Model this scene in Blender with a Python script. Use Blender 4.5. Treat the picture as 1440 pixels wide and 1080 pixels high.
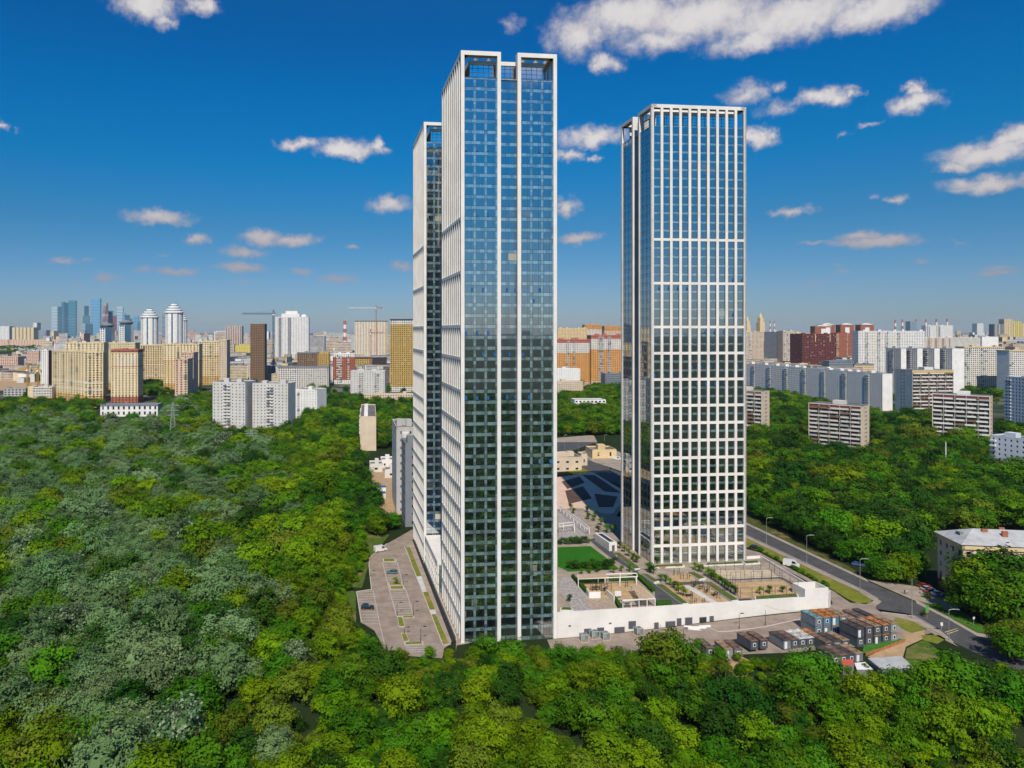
import bpy, math, random
import numpy as np
from mathutils import Vector, Matrix

# ------------------------------------------------------------------ camera, sky, sun, exposure
scene = bpy.context.scene
for o in list(bpy.data.objects):
    bpy.data.objects.remove(o)
COL = scene.collection
CAMH = 95.0
cam_d = bpy.data.cameras.new('camera')
cam = bpy.data.objects.new('camera', cam_d)
COL.objects.link(cam)
cam.location = (0, 0, CAMH)
cam.rotation_euler = (math.radians(90), 0, 0)
cam_d.sensor_width = 36
cam_d.lens = 25.0
cam_d.shift_x = (720 - 572) / 1440
cam_d.shift_y = -(540 - 464) / 1440
cam_d.clip_start = 1
cam_d.clip_end = 60000
scene.camera = cam

SUN_EL = math.radians(47)
SUN_AZ = math.pi + 0.035          # clockwise from +Y
sun_vec = Vector((math.sin(SUN_AZ) * math.cos(SUN_EL), math.cos(SUN_AZ) * math.cos(SUN_EL), math.sin(SUN_EL)))
sd = bpy.data.lights.new('sun', 'SUN')
sd.energy = 4.3
sd.angle = math.radians(0.53)
sd.color = (1.0, 0.925, 0.80)
sun = bpy.data.objects.new('sun', sd)
COL.objects.link(sun)
sun.rotation_euler = sun_vec.to_track_quat('Z', 'Y').to_euler()
sun.location = (0, -200, 400)

scene.view_settings.view_transform = 'Standard'
scene.view_settings.look = 'None'
scene.view_settings.gamma = 1
scene.view_settings.exposure = 0.15
scene.view_settings.use_curve_mapping = False
cy = scene.cycles
cy.use_denoising = True
cy.max_bounces = 6
cy.diffuse_bounces = 2
cy.glossy_bounces = 4
cy.transmission_bounces = 2
cy.volume_bounces = 0
cy.transparent_max_bounces = 6
cy.sample_clamp_indirect = 6
cy.use_adaptive_sampling = True
cy.adaptive_threshold = 0.015
cy.caustics_reflective = False
cy.caustics_refractive = False

world = bpy.data.worlds.new('World')
scene.world = world
world.use_nodes = True
world.cycles.sampling_method = 'MANUAL'
world.cycles.sample_map_resolution = 512


class NT:
    """small helper to write node graphs"""
    def __init__(self, tree):
        self.t = tree

    def n(self, typ, **kw):
        nd = self.t.nodes.new(typ)
        for k, v in kw.items():
            setattr(nd, k, v)
        return nd

    def link(self, a, b):
        self.t.links.new(a, b)

    def put(self, sock, v):
        if isinstance(v, bpy.types.NodeSocket):
            self.t.links.new(v, sock)
        else:
            sock.default_value = v

    def math(self, op, a, b=0.0, c=0.0, clamp=False):
        nd = self.n('ShaderNodeMath', operation=op, use_clamp=clamp)
        self.put(nd.inputs[0], a)
        self.put(nd.inputs[1], b)
        self.put(nd.inputs[2], c)
        return nd.outputs[0]

    def vec(self, op, a, b=(0, 0, 0), c=(0, 0, 0)):
        nd = self.n('ShaderNodeVectorMath', operation=op)
        self.put(nd.inputs[0], a)
        self.put(nd.inputs[1], b)
        if op == 'MULTIPLY_ADD':
            self.put(nd.inputs[2], c)
        return nd.outputs['Value'] if op in ('LENGTH', 'DOT_PRODUCT') else nd.outputs[0]

    def ramp(self, v, lo, hi, a=0.0, b=1.0, smooth=True):
        nd = self.n('ShaderNodeMapRange')
        nd.interpolation_type = 'SMOOTHSTEP' if smooth else 'LINEAR'
        nd.clamp = True
        self.put(nd.inputs[0], v)
        for i, x in enumerate((lo, hi, a, b)):
            nd.inputs[1 + i].default_value = x
        return nd.outputs[0]

    def mix(self, f, a, b, blend='MIX'):
        nd = self.n('ShaderNodeMix', data_type='RGBA', blend_type=blend)
        self.put(nd.inputs[0], f)
        for s, v in ((nd.inputs[6], a), (nd.inputs[7], b)):
            if isinstance(v, tuple) and len(v) == 3:
                v = v + (1,)
            self.put(s, v)
        return nd.outputs[2]

    def noise(self, vec, scale, detail=4, rough=0.55, out='Fac', dim='3D'):
        nd = self.n('ShaderNodeTexNoise', noise_dimensions=dim)
        if vec is not None:
            self.link(vec, nd.inputs['Vector'])
        nd.inputs['Scale'].default_value = scale
        nd.inputs['Detail'].default_value = detail
        nd.inputs['Roughness'].default_value = rough
        return nd.outputs[out]


# px centre, half width, half height (photo pixels), opacity: cumulus seen in the photograph
CLOUDS = [
    (205, 5, 55, 22, 1), (285, 6, 26, 15, 1), (232, 28, 22, 12, .7),
    (880, 20, 90, 30, 1), (990, 18, 130, 36, 1), (1110, 22, 130, 36, 1), (1230, 16, 90, 26, 1), (815, 48, 50, 28, .9),
    (930, 52, 70, 20, .8), (1060, 55, 80, 18, .8),
    (851, 87, 26, 12, .8), (722, 32, 16, 10, .5),
    (1045, 132, 34, 16, .7), (1160, 137, 48, 16, 1), (1095, 148, 34, 12, .55), (1090, 118, 18, 9, .5), (1204, 130, 18, 10, .8),
    (1283, 146, 52, 18, 1), (1290, 128, 20, 14, .9), (1215, 174, 18, 5, .5), (1185, 190, 12, 5, .45),
    (1385, 215, 80, 22, 1), (1425, 195, 50, 20, 1), (1392, 258, 66, 16, 1), (1352, 232, 40, 12, .9),
    (840, 193, 52, 15, 1), (1068, 192, 24, 17, .95), (800, 218, 22, 9, .8), (832, 224, 14, 5, .6),
    (1112, 297, 34, 9, .8), (1230, 340, 66, 11, .9), (1210, 332, 34, 8, .8), (1150, 343, 30, 4, .5), (1265, 282, 16, 7, .6),
    (1232, 278, 10, 5, .4), (798, 292, 18, 15, .9), (812, 336, 30, 8, .9),
    (1400, 384, 32, 6, .6), (1405, 377, 26, 5, .55), (1300, 368, 16, 5, .45), (1185, 382, 14, 4, .4), (1350, 341, 16, 5, .4),
    (1180, 374, 14, 4, .35), (1146, 397, 24, 4, .35),
    (420, 204, 30, 9, .9), (487, 211, 44, 13, 1), (530, 207, 18, 11, .9), (547, 287, 36, 12, .85),
    (222, 305, 46, 12, .95), (277, 336, 19, 8, .8), (370, 333, 36, 13, .95), (415, 337, 36, 9, .85),
    (341, 355, 34, 9, .75), (337, 376, 38, 8, .85), (250, 382, 34, 7, .7), (203, 380, 20, 6, .5), (88, 367, 19, 6, .7),
    (150, 391, 22, 7, .6), (495, 344, 11, 4, .6), (476, 392, 34, 8, .6), (428, 382, 15, 6, .55), (565, 376, 22, 8, .6),
    (10, 178, 20, 9, .75), (345, 397, 12, 4, .4), (120, 366, 8, 3, .35), (228, 360, 12, 4, .35), (110, 397, 12, 3, .3),
]


def build_world():
    w = NT(world.node_tree)
    world.node_tree.nodes.clear()
    out = w.n('ShaderNodeOutputWorld')
    bg = w.n('ShaderNodeBackground')
    bg.inputs['Strength'].default_value = 0.11
    sky = w.n('ShaderNodeTexSky', sky_type='NISHITA')
    sky.sun_disc = False
    sky.sun_elevation = SUN_EL
    sky.sun_rotation = SUN_AZ
    sky.altitude = 200
    sky.air_density = 1.0
    sky.dust_density = 0.35
    sky.ozone_density = 3.0
    tc = w.n('ShaderNodeTexCoord')
    d = tc.outputs['Generated']
    sep = w.n('ShaderNodeSeparateXYZ')
    w.link(d, sep.inputs[0])
    az = w.math('ARCTAN2', sep.outputs[0], sep.outputs[1])
    el = w.math('ARCSINE', sep.outputs[2])
    # colour of the clear sky: deep and saturated in view, raised overhead to lift shaded faces, greyer toward the horizon, the same all the way round
    hsv = w.n('ShaderNodeHueSaturation')
    w.link(sky.outputs[0], hsv.inputs['Color'])
    hsv.inputs['Saturation'].default_value = 1.25
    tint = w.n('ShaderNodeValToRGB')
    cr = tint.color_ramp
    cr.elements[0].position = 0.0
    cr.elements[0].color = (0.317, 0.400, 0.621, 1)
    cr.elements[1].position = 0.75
    cr.elements[1].color = (0.42, 0.72, 0.86, 1)  # overhead tint made paler and brighter than the sky in view, extra fill for shade
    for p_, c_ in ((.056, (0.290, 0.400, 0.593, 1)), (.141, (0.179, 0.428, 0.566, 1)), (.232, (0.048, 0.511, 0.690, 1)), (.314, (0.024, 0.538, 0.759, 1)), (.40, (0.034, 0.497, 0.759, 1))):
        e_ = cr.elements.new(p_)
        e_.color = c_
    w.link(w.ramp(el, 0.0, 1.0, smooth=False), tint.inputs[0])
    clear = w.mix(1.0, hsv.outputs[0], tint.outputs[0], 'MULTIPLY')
    # clouds
    p = w.n('ShaderNodeCombineXYZ')
    w.link(az, p.inputs[0])
    w.link(el, p.inputs[1])
    P = p.outputs[0]
    n1 = w.noise(P, 26, 6, .62, 'Color')
    n2 = w.noise(P, 90, 5, .6, 'Color')
    low = w.ramp(el, .03, .28, .4, 1.0)      # small far clouds, finer shapes
    amp = w.n('ShaderNodeCombineXYZ')
    w.link(w.math('MULTIPLY', low, .075), amp.inputs[0])
    w.link(w.math('MULTIPLY', low, .036), amp.inputs[1])
    wp = w.vec('MULTIPLY_ADD', w.vec('SUBTRACT', n1, (.5, .5, .5)), amp.outputs[0], P)
    wp = w.vec('MULTIPLY_ADD', w.vec('SUBTRACT', n2, (.5, .5, .5)), (.020, .011, 0), wp)
    field = None
    for (x, y, a, b, op) in CLOUDS:
        dx, dz = (x - 572) / 1000, (464 - y) / 1000
        ca, ce = math.atan(dx), math.atan(dz / math.hypot(1, dx))
        k = 1 / (1 + dx * dx)
        sa, sb = a * k / 1000 * 1.3, b * k / 1000 * 1.36
        q = w.vec('MULTIPLY_ADD', wp, (1 / sa, 1 / sb, 0), (-ca / sa, -ce / sb, 0))
        r = w.math('MULTIPLY_ADD', w.vec('LENGTH', q), -op, op)
        field = r if field is None else w.math('MAXIMUM', field, r)
    # the same fair-weather cumulus beyond the frame
    zc = w.math('MAXIMUM', sep.outputs[2], 0.02)
    inv = w.math('DIVIDE', 1.0, zc)
    pl = w.vec('MULTIPLY', d, (1, 1, 0))
    sc = w.n('ShaderNodeVectorMath', operation='SCALE')
    w.link(pl, sc.inputs[0])
    w.link(w.math('POWER', inv, .8), sc.inputs[3])
    gen = w.math('SUBTRACT', w.noise(sc.outputs[0], 1.3, 7, .58), 0.555)
    gen = w.math('MULTIPLY', gen, 3.2)
    inframe = w.math('MULTIPLY', w.ramp(w.math('ABSOLUTE', w.math('SUBTRACT', az, .08)), .68, .85, 1, 0), w.ramp(el, .40, .5, 1, 0))
    gen = w.math('SUBTRACT', gen, w.math('MULTIPLY', inframe, 4.0))
    field = w.math('MAXIMUM', field, gen)
    n3 = w.noise(P, 55, 6, .6)
    dens = w.math('MULTIPLY_ADD', w.math('SUBTRACT', n3, .5), .55, field)
    alpha = w.ramp(dens, 0.0, .72)
    # thin veils soften toward the horizon
    alpha = w.math('MULTIPLY', alpha, w.ramp(el, 0.0, .13, .62, .97))
    shade = w.ramp(w.math('MULTIPLY_ADD', w.math('SUBTRACT', w.noise(P, 30, 5, .6), .5), .9, dens), .15, .95)
    white = w.mix(shade, (3.7, 3.6, 4.1), (6.0, 5.75, 5.7))
    white = w.mix(w.ramp(el, .02, .25), (2.7, 2.55, 2.9), white)
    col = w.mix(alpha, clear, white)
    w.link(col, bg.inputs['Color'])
    w.link(bg.outputs[0], out.inputs[0])


build_world()

# ------------------------------------------------------------------ helpers


def smooth(t):
    t = max(0.0, min(1.0, t))
    return t * t * (3 - 2 * t)


def ground(x, y):
    """height of the terrain in metres"""
    r = 3.8 * smooth((x - 42) / 100) * smooth((900 - y) / 300)
    edge = 206 - .2 * max(0, x - 70)
    v = smooth((edge - y) / 45)
    v = max(v, smooth((-24 - x - max(0, (y - 260)) * .12) / 55) * smooth((760 - y) / 200))
    return r * (1 - v) - 8 * v


def G(x, y, z=None):
    """photo pixel of a point on the ground (or on the level z) -> world point"""
    if z is not None:
        Y = 1000 * (CAMH - z) / (y - 464)
        return Vector(((x - 572) * Y / 1000, Y, z))
    zz = 0.0
    for _ in range(25):
        Y = 1000 * (CAMH - zz) / (y - 464)
        X = (x - 572) * Y / 1000
        zz = .5 * zz + .5 * ground(X, Y)
    return Vector((X, Y, zz))


MATS = {}


def principled(name):
    m = bpy.data.materials.new(name)
    m.use_nodes = True
    t = NT(m.node_tree)
    return m, t, m.node_tree.nodes['Principled BSDF']


def M(name, rgb=None, rough=.8, var=.12, scale=.35, spec=.3, metal=0.0, bump=0.0):
    """plain weathered surface: colour with soft blotches and grain"""
    if name in MATS:
        return MATS[name]
    m, t, b = principled(name)
    tc = t.n('ShaderNodeTexCoord').outputs['Object']
    n = t.noise(tc, scale, 6, .65)
    lo = tuple(c * (1 - var * 1.6) for c in rgb)
    hi = tuple(min(1, c * (1 + var)) for c in rgb)
    c = t.mix(t.ramp(n, .3, .7), lo, hi)
    t.link(c, b.inputs['Base Color'])
    b.inputs['Roughness'].default_value = rough
    b.inputs['Specular IOR Level'].default_value = spec
    b.inputs['Metallic'].default_value = metal
    if bump:
        bp = t.n('ShaderNodeBump')
        bp.inputs['Strength'].default_value = bump
        bp.inputs['Distance'].default_value = .1
        t.link(t.noise(tc, scale * 12, 4), bp.inputs['Height'])
        t.link(bp.outputs[0], b.inputs['Normal'])
    MATS[name] = m
    return m


def glass_mat(name, base, refl, rough=.02, tint=(1, 1, 1), wave=0.0, cell=None, blinds=.06):
    """coated window glass: dark room behind, mirror coat in front"""
    m, t, b = principled(name)
    tc = t.n('ShaderNodeTexCoord').outputs['Object']
    if cell:
        # rooms behind differ: snapped to the window grid
        sn = t.n('ShaderNodeVectorMath', operation='SNAP')
        t.link(t.vec('ADD', tc, (.013, .017, .2)), sn.inputs[0])
        sn.inputs[1].default_value = cell
        wn = t.n('ShaderNodeTexWhiteNoise', noise_dimensions='3D')
        t.link(sn.outputs[0], wn.inputs[0])
        rnd = wn.outputs['Value']
    else:
        rnd = t.n('ShaderNodeObjectInfo').outputs['Random']
    lo = tuple(c * .5 for c in base)
    hi = tuple(c * 1.7 for c in base)
    c = t.mix(rnd, lo, hi)
    c = t.mix(t.ramp(rnd, 1 - blinds, 1 - blinds + .005), c, (.35, .33, .28))
    t.link(c, b.inputs['Base Color'])
    b.inputs['Roughness'].default_value = .45
    b.inputs['Specular IOR Level'].default_value = .1
    gl = t.n('ShaderNodeBsdfGlossy')
    gl.inputs['Color'].default_value = tint + (1,)
    gl.inputs['Roughness'].default_value = rough
    if wave:
        bp = t.n('ShaderNodeBump')
        bp.inputs['Strength'].default_value = wave
        bp.inputs['Distance'].default_value = .05
        t.link(t.noise(tc, .5, 2), bp.inputs['Height'])
        t.link(bp.outputs[0], gl.inputs['Normal'])
    fr = t.n('ShaderNodeFresnel')
    fr.inputs[0].default_value = 1.5
    fac = t.math('MULTIPLY_ADD', fr.outputs[0], 1 - refl, refl, True)
    mx = t.n('ShaderNodeMixShader')
    t.link(fac, mx.inputs[0])
    t.link(b.outputs[0], mx.inputs[1])
    t.link(gl.outputs[0], mx.inputs[2])
    o = m.node_tree.nodes['Material Output']
    t.link(mx.outputs[0], o.inputs[0])
    MATS[name] = m
    return m


class MB:
    """collects simple solids; build() links them as one mesh object"""
    def __init__(self):
        self.v, self.f, self.m = [], [], []

    def quad(self, a, b, c, d, m=0):
        i = len(self.v)
        self.v += [a, b, c, d]
        self.f.append((i, i + 1, i + 2, i + 3))
        self.m.append(m)

    def poly(self, pts, m=0):
        i = len(self.v)
        self.v += [tuple(p) for p in pts]
        self.f.append(tuple(range(i, i + len(pts))))
        self.m.append(m)

    def box(self, x0, y0, z0, x1, y1, z1, m=0):
        i = len(self.v)
        self.v += [(x0, y0, z0), (x1, y0, z0), (x1, y1, z0), (x0, y1, z0),
                   (x0, y0, z1), (x1, y0, z1), (x1, y1, z1), (x0, y1, z1)]
        self.f += [(i, i + 3, i + 2, i + 1), (i + 4, i + 5, i + 6, i + 7), (i, i + 1, i + 5, i + 4),
                   (i + 1, i + 2, i + 6, i + 5), (i + 2, i + 3, i + 7, i + 6), (i + 3, i, i + 4, i + 7)]
        self.m += [m] * 6

    def obox(self, o, d, n, a, b, z0, z1, p0, p1, m=0):
        """box along a facade: o origin, d direction, n inward normal (2D); a..b along, p0..p1 inward"""
        P = lambda s, p, z: (o[0] + d[0] * s + n[0] * p, o[1] + d[1] * s + n[1] * p, z)
        i = len(self.v)
        self.v += [P(a, p0, z0), P(b, p0, z0), P(b, p1, z0), P(a, p1, z0), P(a, p0, z1), P(b, p0, z1), P(b, p1, z1), P(a, p1, z1)]
        self.f += [(i, i + 3, i + 2, i + 1), (i + 4, i + 5, i + 6, i + 7), (i, i + 1, i + 5, i + 4),
                   (i + 1, i + 2, i + 6, i + 5), (i + 2, i + 3, i + 7, i + 6), (i + 3, i, i + 4, i + 7)]
        self.m += [m] * 6

    def prism(self, pts, z0, z1, m=0, mt=None):
        n = len(pts)
        ar = sum(pts[i][0] * pts[(i + 1) % n][1] - pts[(i + 1) % n][0] * pts[i][1] for i in range(n))
        if ar < 0:
            pts = pts[::-1]
        f0 = (lambda p: z0) if not callable(z0) else z0
        f1 = (lambda p: z1) if not callable(z1) else z1
        lo = [(p[0], p[1], f0(p)) for p in pts]
        hi = [(p[0], p[1], f1(p)) for p in pts]
        self.poly(lo[::-1], m)
        self.poly(hi, m if mt is None else mt)
        for i in range(n):
            j = (i + 1) % n
            self.quad(lo[i], lo[j], hi[j], hi[i], m)

    def tube(self, a, b, r0, r1=None, n=6, m=0, cap=True):
        a, b = Vector(a), Vector(b)
        r1 = r0 if r1 is None else r1
        ax = (b - a).normalized()
        up = Vector((0, 0, 1)) if abs(ax.z) < .9 else Vector((1, 0, 0))
        s = ax.cross(up).normalized()
        t = ax.cross(s)
        i = len(self.v)
        for c, r in ((a, r0), (b, r1)):
            for k in range(n):
                q = 2 * math.pi * k / n
                self.v.append(tuple(c + (s * math.cos(q) + t * math.sin(q)) * r))
        for k in range(n):
            j = (k + 1) % n
            self.f.append((i + k, i + n + k, i + n + j, i + j))
            self.m.append(m)
        if cap:
            self.f.append(tuple(i + k for k in range(n)))
            self.f.append(tuple(i + n + k for k in range(n))[::-1])
            self.m += [m, m]

    def lathe(self, c, prof, n=16, m=0):
        """prof: (radius, z) from bottom to top"""
        i = len(self.v)
        for r, z in prof:
            for k in range(n):
                q = 2 * math.pi * k / n
                self.v.append((c[0] + r * math.cos(q), c[1] + r * math.sin(q), z))
        for a in range(len(prof) - 1):
            for k in range(n):
                j = (k + 1) % n
                self.f.append((i + a * n + k, i + a * n + j, i + (a + 1) * n + j, i + (a + 1) * n + k))
                self.m.append(m)
        self.f.append(tuple(i + (len(prof) - 1) * n + k for k in range(n)))
        self.m.append(m)

    def mesh(self, name, mats):
        me = bpy.data.meshes.new(name)
        me.from_pydata(self.v, [], self.f)
        for mt in (mats if isinstance(mats, (list, tuple)) else [mats]):
            me.materials.append(mt)
        if any(self.m):
            me.polygons.foreach_set('material_index', self.m)
        me.update()
        return me

    def build(self, name, mats, parent=None, **kw):
        return link(name, self.mesh(name, mats), parent, **kw)


def link(name, me, parent=None, label=None, cat=None, group=None, kind=None, loc=None, rot=None):
    o = bpy.data.objects.new(name, me)
    COL.objects.link(o)
    if parent is not None:
        o.parent = parent
    if loc is not None:
        o.location = loc
    if rot is not None:
        o.rotation_euler = (0, 0, rot) if isinstance(rot, (int, float)) else rot
    tag(o, label, cat, group, kind)
    return o


def tag(o, label=None, cat=None, group=None, kind=None):
    for k, v in (('label', label), ('category', cat), ('group', group), ('kind', kind)):
        if v:
            o[k] = v


def thing(name, label, cat, loc=(0, 0, 0), rot=0.0, group=None):
    return link(name, None, None, label, cat, group, None, loc, rot)


def copy_tree(o, loc, rot, label=None, group=None, scale=None):
    c = o.copy()
    COL.objects.link(c)
    c.location = loc
    c.rotation_euler = (0, 0, rot)
    if scale:
        c.scale = scale
    tag(c, label, None, group)
    for ch in o.children:
        d = ch.copy()
        COL.objects.link(d)
        d.parent = c
        for g in ch.children:
            e = g.copy()
            COL.objects.link(e)
            e.parent = d
    return c


def inside(p, poly):
    c = False
    j = len(poly) - 1
    for i in range(len(poly)):
        a, b = poly[i], poly[j]
        if (a[1] > p[1]) != (b[1] > p[1]) and p[0] < (b[0] - a[0]) * (p[1] - a[1]) / (b[1] - a[1]) + a[0]:
            c = not c
        j = i
    return c


PHI = math.radians(6.3)
# ------------------------------------------------------------------ terrain
import bmesh
rnd = random.Random(7)


def zoomer(ox, oy, s):
    return lambda *pts: [(ox + pts[i] / s, oy + pts[i + 1] / s) for i in range(0, len(pts), 2)]


Z1 = zoomer(480, 720, 5.145)
Z2 = zoomer(1040, 620, 3.6)
Z3 = zoomer(960, 820, 4.235)
Z4 = zoomer(770, 690, 4.909)
Z5 = zoomer(960, 720, 6.0)
Z6 = zoomer(900, 760, 6.26)
Z7 = zoomer(770, 780, 7.579)


def make_ground():
    def axis(lo, hi, fa, fb, step):
        a = [lo]
        while a[-1] < fa - 1:
            a.append(min(fa, a[-1] + max(step * 4, (fa - a[-1]) * .35)))
        a = a[:-1] if a[-1] >= fa else a
        b = list(np.arange(fa, fb + .1, step))
        c = [fb]
        while c[-1] < hi:
            c.append(min(hi, c[-1] + max(step * 4, (c[-1] - fb) * .5 + 20)))
        return a + b + c[1:]
    xs = axis(-20000, 20000, -120, 270, 5)
    ys = axis(-20000, 20000, 120, 460, 5)
    nx, ny = len(xs), len(ys)
    v = [(x, y, ground(x, y)) for y in ys for x in xs]
    f = [(j * nx + i, j * nx + i + 1, (j + 1) * nx + i + 1, (j + 1) * nx + i) for j in range(ny - 1) for i in range(nx - 1)]
    me = bpy.data.meshes.new('ground')
    me.from_pydata(v, [], f)
    m, t, b = principled('ground')
    pos = t.n('ShaderNodeNewGeometry').outputs['Position']
    n1 = t.noise(pos, .012, 6, .6)
    n2 = t.noise(pos, .15, 5, .6)
    n3 = t.noise(pos, .0021, 5, .62)
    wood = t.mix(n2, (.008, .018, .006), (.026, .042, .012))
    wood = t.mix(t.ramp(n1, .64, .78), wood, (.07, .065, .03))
    city = t.mix(t.ramp(n1, .42, .6), (.022, .045, .016), (.16, .15, .13))
    city = t.mix(t.ramp(n3, .5, .6), city, (.02, .042, .018))
    sp = t.n('ShaderNodeSeparateXYZ')
    t.link(pos, sp.inputs[0])
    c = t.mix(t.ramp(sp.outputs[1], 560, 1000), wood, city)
    t.link(c, b.inputs['Base Color'])
    b.inputs['Roughness'].default_value = .95
    b.inputs['Specular IOR Level'].default_value = .1
    me.materials.append(m)
    link('ground', me, kind='structure', label='wooded valley floor and city ground reaching the horizon')


make_ground()


def asphalt(name, rgb, scale=.25):
    if name in MATS:
        return MATS[name]
    m, t, b = principled(name)
    pos = t.n('ShaderNodeNewGeometry').outputs['Position']
    n = t.noise(pos, scale, 6, .65)
    n2 = t.noise(pos, 4.0, 3, .6)
    c = t.mix(t.ramp(n, .3, .7), tuple(x * .78 for x in rgb), tuple(x * 1.15 for x in rgb))
    c = t.mix(t.math('MULTIPLY', n2, .25), c, tuple(x * .6 for x in rgb))
    # tyre stains and patches
    pt = t.ramp(t.noise(pos, .09, 3, .5), .6, .64)
    c = t.mix(t.math('MULTIPLY', pt, .35), c, tuple(x * .6 for x in rgb))
    t.link(c, b.inputs['Base Color'])
    b.inputs['Roughness'].default_value = .9
    b.inputs['Specular IOR Level'].default_value = .25
    MATS[name] = m
    return m


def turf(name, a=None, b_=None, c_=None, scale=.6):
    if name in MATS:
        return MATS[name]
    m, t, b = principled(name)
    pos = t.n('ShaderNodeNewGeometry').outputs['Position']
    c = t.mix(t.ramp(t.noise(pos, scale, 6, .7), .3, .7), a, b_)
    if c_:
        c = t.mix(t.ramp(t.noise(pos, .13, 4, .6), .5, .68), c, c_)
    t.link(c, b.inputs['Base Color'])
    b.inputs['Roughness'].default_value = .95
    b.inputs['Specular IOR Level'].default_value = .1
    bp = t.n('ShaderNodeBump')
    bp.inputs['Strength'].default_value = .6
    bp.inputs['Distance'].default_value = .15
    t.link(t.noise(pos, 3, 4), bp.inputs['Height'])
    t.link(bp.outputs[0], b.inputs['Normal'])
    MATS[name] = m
    return m


ASPH = asphalt('asphalt', (.085, .083, .085))
ASPH_L = asphalt('asphalt_worn', (.31, .245, .20))
CONC = asphalt('concrete_paving', (.36, .295, .235))
SAND = asphalt('sand', (.48, .33, .18), .4)
DIRT = asphalt('bare_dirt', (.44, .30, .17), .35)
GRASS = turf('dry_grass', (.12, .15, .018), (.2, .2, .03), (.30, .22, .07))
LAWN = turf('lawn', (.016, .105, .006), (.032, .15, .010), (.045, .15, .015), 1.4)
KERB = M('kerb_stone', (.5, .46, .4), .85, .1, 1.2)
WHITE_PAINT = M('road_paint', (.62, .6, .55), .8, .2, 2)


def drape(name, pts, mat, dz, parent=None, kind='structure', world=False, cell=7.0, label=None, z=None):
    """flat sheet following the terrain dz above it"""
    P = pts if world else [G(*p, z) if z is not None else G(*p) for p in pts]
    bm = bmesh.new()
    vs = [bm.verts.new((p[0], p[1], 0)) for p in P]
    bm.faces.new(vs)
    bm.normal_update()
    bmesh.ops.triangulate(bm, faces=bm.faces[:])
    if z is None:
        for _ in range(5):
            ed = [e for e in bm.edges if e.calc_length() > cell]
            if not ed:
                break
            bmesh.ops.subdivide_edges(bm, edges=ed, cuts=1)
            bmesh.ops.triangulate(bm, faces=bm.faces[:])
    for v in bm.verts:
        v.co.z = (ground(v.co.x, v.co.y) if z is None else z) + dz
    bmesh.ops.recalc_face_normals(bm, faces=bm.faces[:])
    if sum(f.normal.z for f in bm.faces) < 0:
        bmesh.ops.reverse_faces(bm, faces=bm.faces[:])
    me = bpy.data.meshes.new(name)
    bm.to_mesh(me)
    bm.free()
    me.materials.append(mat)
    o = link(name, me, parent, kind=kind)
    if label:
        o['label'] = label
    return o


def curb_line(mb, P, w=.3, h=.13, m=0, closed=False):
    P = [Vector((p[0], p[1])) for p in P]
    for i in range(len(P) if closed else len(P) - 1):
        a, b = P[i], P[(i + 1) % len(P)]
        n = max(1, int((b - a).length / 8))
        for k in range(n):
            s, e = a.lerp(b, k / n), a.lerp(b, (k + 1) / n)
            d = (e - s)
            if d.length < .05:
                continue
            d.normalize()
            q = Vector((-d.y, d.x)) * w / 2
            zs, ze = ground(s.x, s.y), ground(e.x, e.y)
            i0 = len(mb.v)
            for c, z in ((s - q, zs), (s + q, zs), (e + q, ze), (e - q, ze)):
                mb.v.append((c.x, c.y, z - .05))
            for c, z in ((s - q, zs), (s + q, zs), (e + q, ze), (e - q, ze)):
                mb.v.append((c.x, c.y, z + h + .06))
            mb.f += [(i0 + 4, i0 + 7, i0 + 6, i0 + 5), (i0, i0 + 4, i0 + 5, i0 + 1), (i0 + 1, i0 + 5, i0 + 6, i0 + 2),
                     (i0 + 2, i0 + 6, i0 + 7, i0 + 3), (i0 + 3, i0 + 7, i0 + 4, i0)]
            mb.m += [m] * 5


# ---- car park west of the towers
lot_px = Z1(515, 125, 420, 180, 330, 230, 205, 330, 200, 390, 218, 562, 110, 578, 145, 800, 240, 860, 310, 990, 440, 1040, 730, 1060, 745, 985, 520, 380, 470, 250, 530, 190)
lot = drape('parking_lot', lot_px, ASPH_L, .05)
mb = MB()
curb_line(mb, [G(*p) for p in Z1(330, 230, 205, 330, 200, 390, 218, 562, 110, 578, 145, 800)])
curb_line(mb, [G(*p) for p in Z1(455, 250, 500, 360, 610, 640, 735, 968, 790, 958)])
curb_line(mb, [G(*p) for p in Z1(232, 572, 275, 800, 312, 960)], .18, .02)
curb_line(mb, [G(*p) for p in Z1(298, 365, 345, 560, 400, 755)], .22, .05)
curb_line(mb, [G(*p) for p in Z1(398, 345, 450, 540, 470, 570, 522, 755)], .22, .05)
mb.build('kerb', KERB, lot)


def island(px, grass=GRASS):
    P = [G(*p) for p in px]
    c = sum(P, Vector()) / len(P)
    mb = MB()
    mb.prism([(p.x, p.y) for p in P], -.1, .2)
    o = mb.build('traffic_island', KERB, lot)
    mb = MB()
    mb.prism([(p.x, p.y) for p in [c + (p - c) * .84 for p in P]], .1, .24)
    mb.build('grass_top', grass, o)


island(Z1(300, 340, 388, 340, 395, 362, 302, 362))
island(Z1(338, 515, 440, 512, 447, 532, 342, 533))
island(Z1(346, 540, 452, 538, 458, 560, 350, 562))
mbx = Z1(400, 757, 525, 757, 528, 768, 440, 776, 462, 828, 445, 838, 412, 832)
island(Z1(402, 757, 438, 757, 462, 828, 445, 838, 415, 832))
island(Z1(440, 757, 525, 755, 528, 768, 443, 770))
island(Z1(430, 880, 470, 880, 490, 938, 452, 945))
island(Z1(452, 948, 588, 940, 596, 958, 456, 966))
mb = MB()
for (a, b, c, d, n) in ((302, 368, 398, 368, 0), (0, 0, 0, 0, 0)):
    pass


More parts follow.
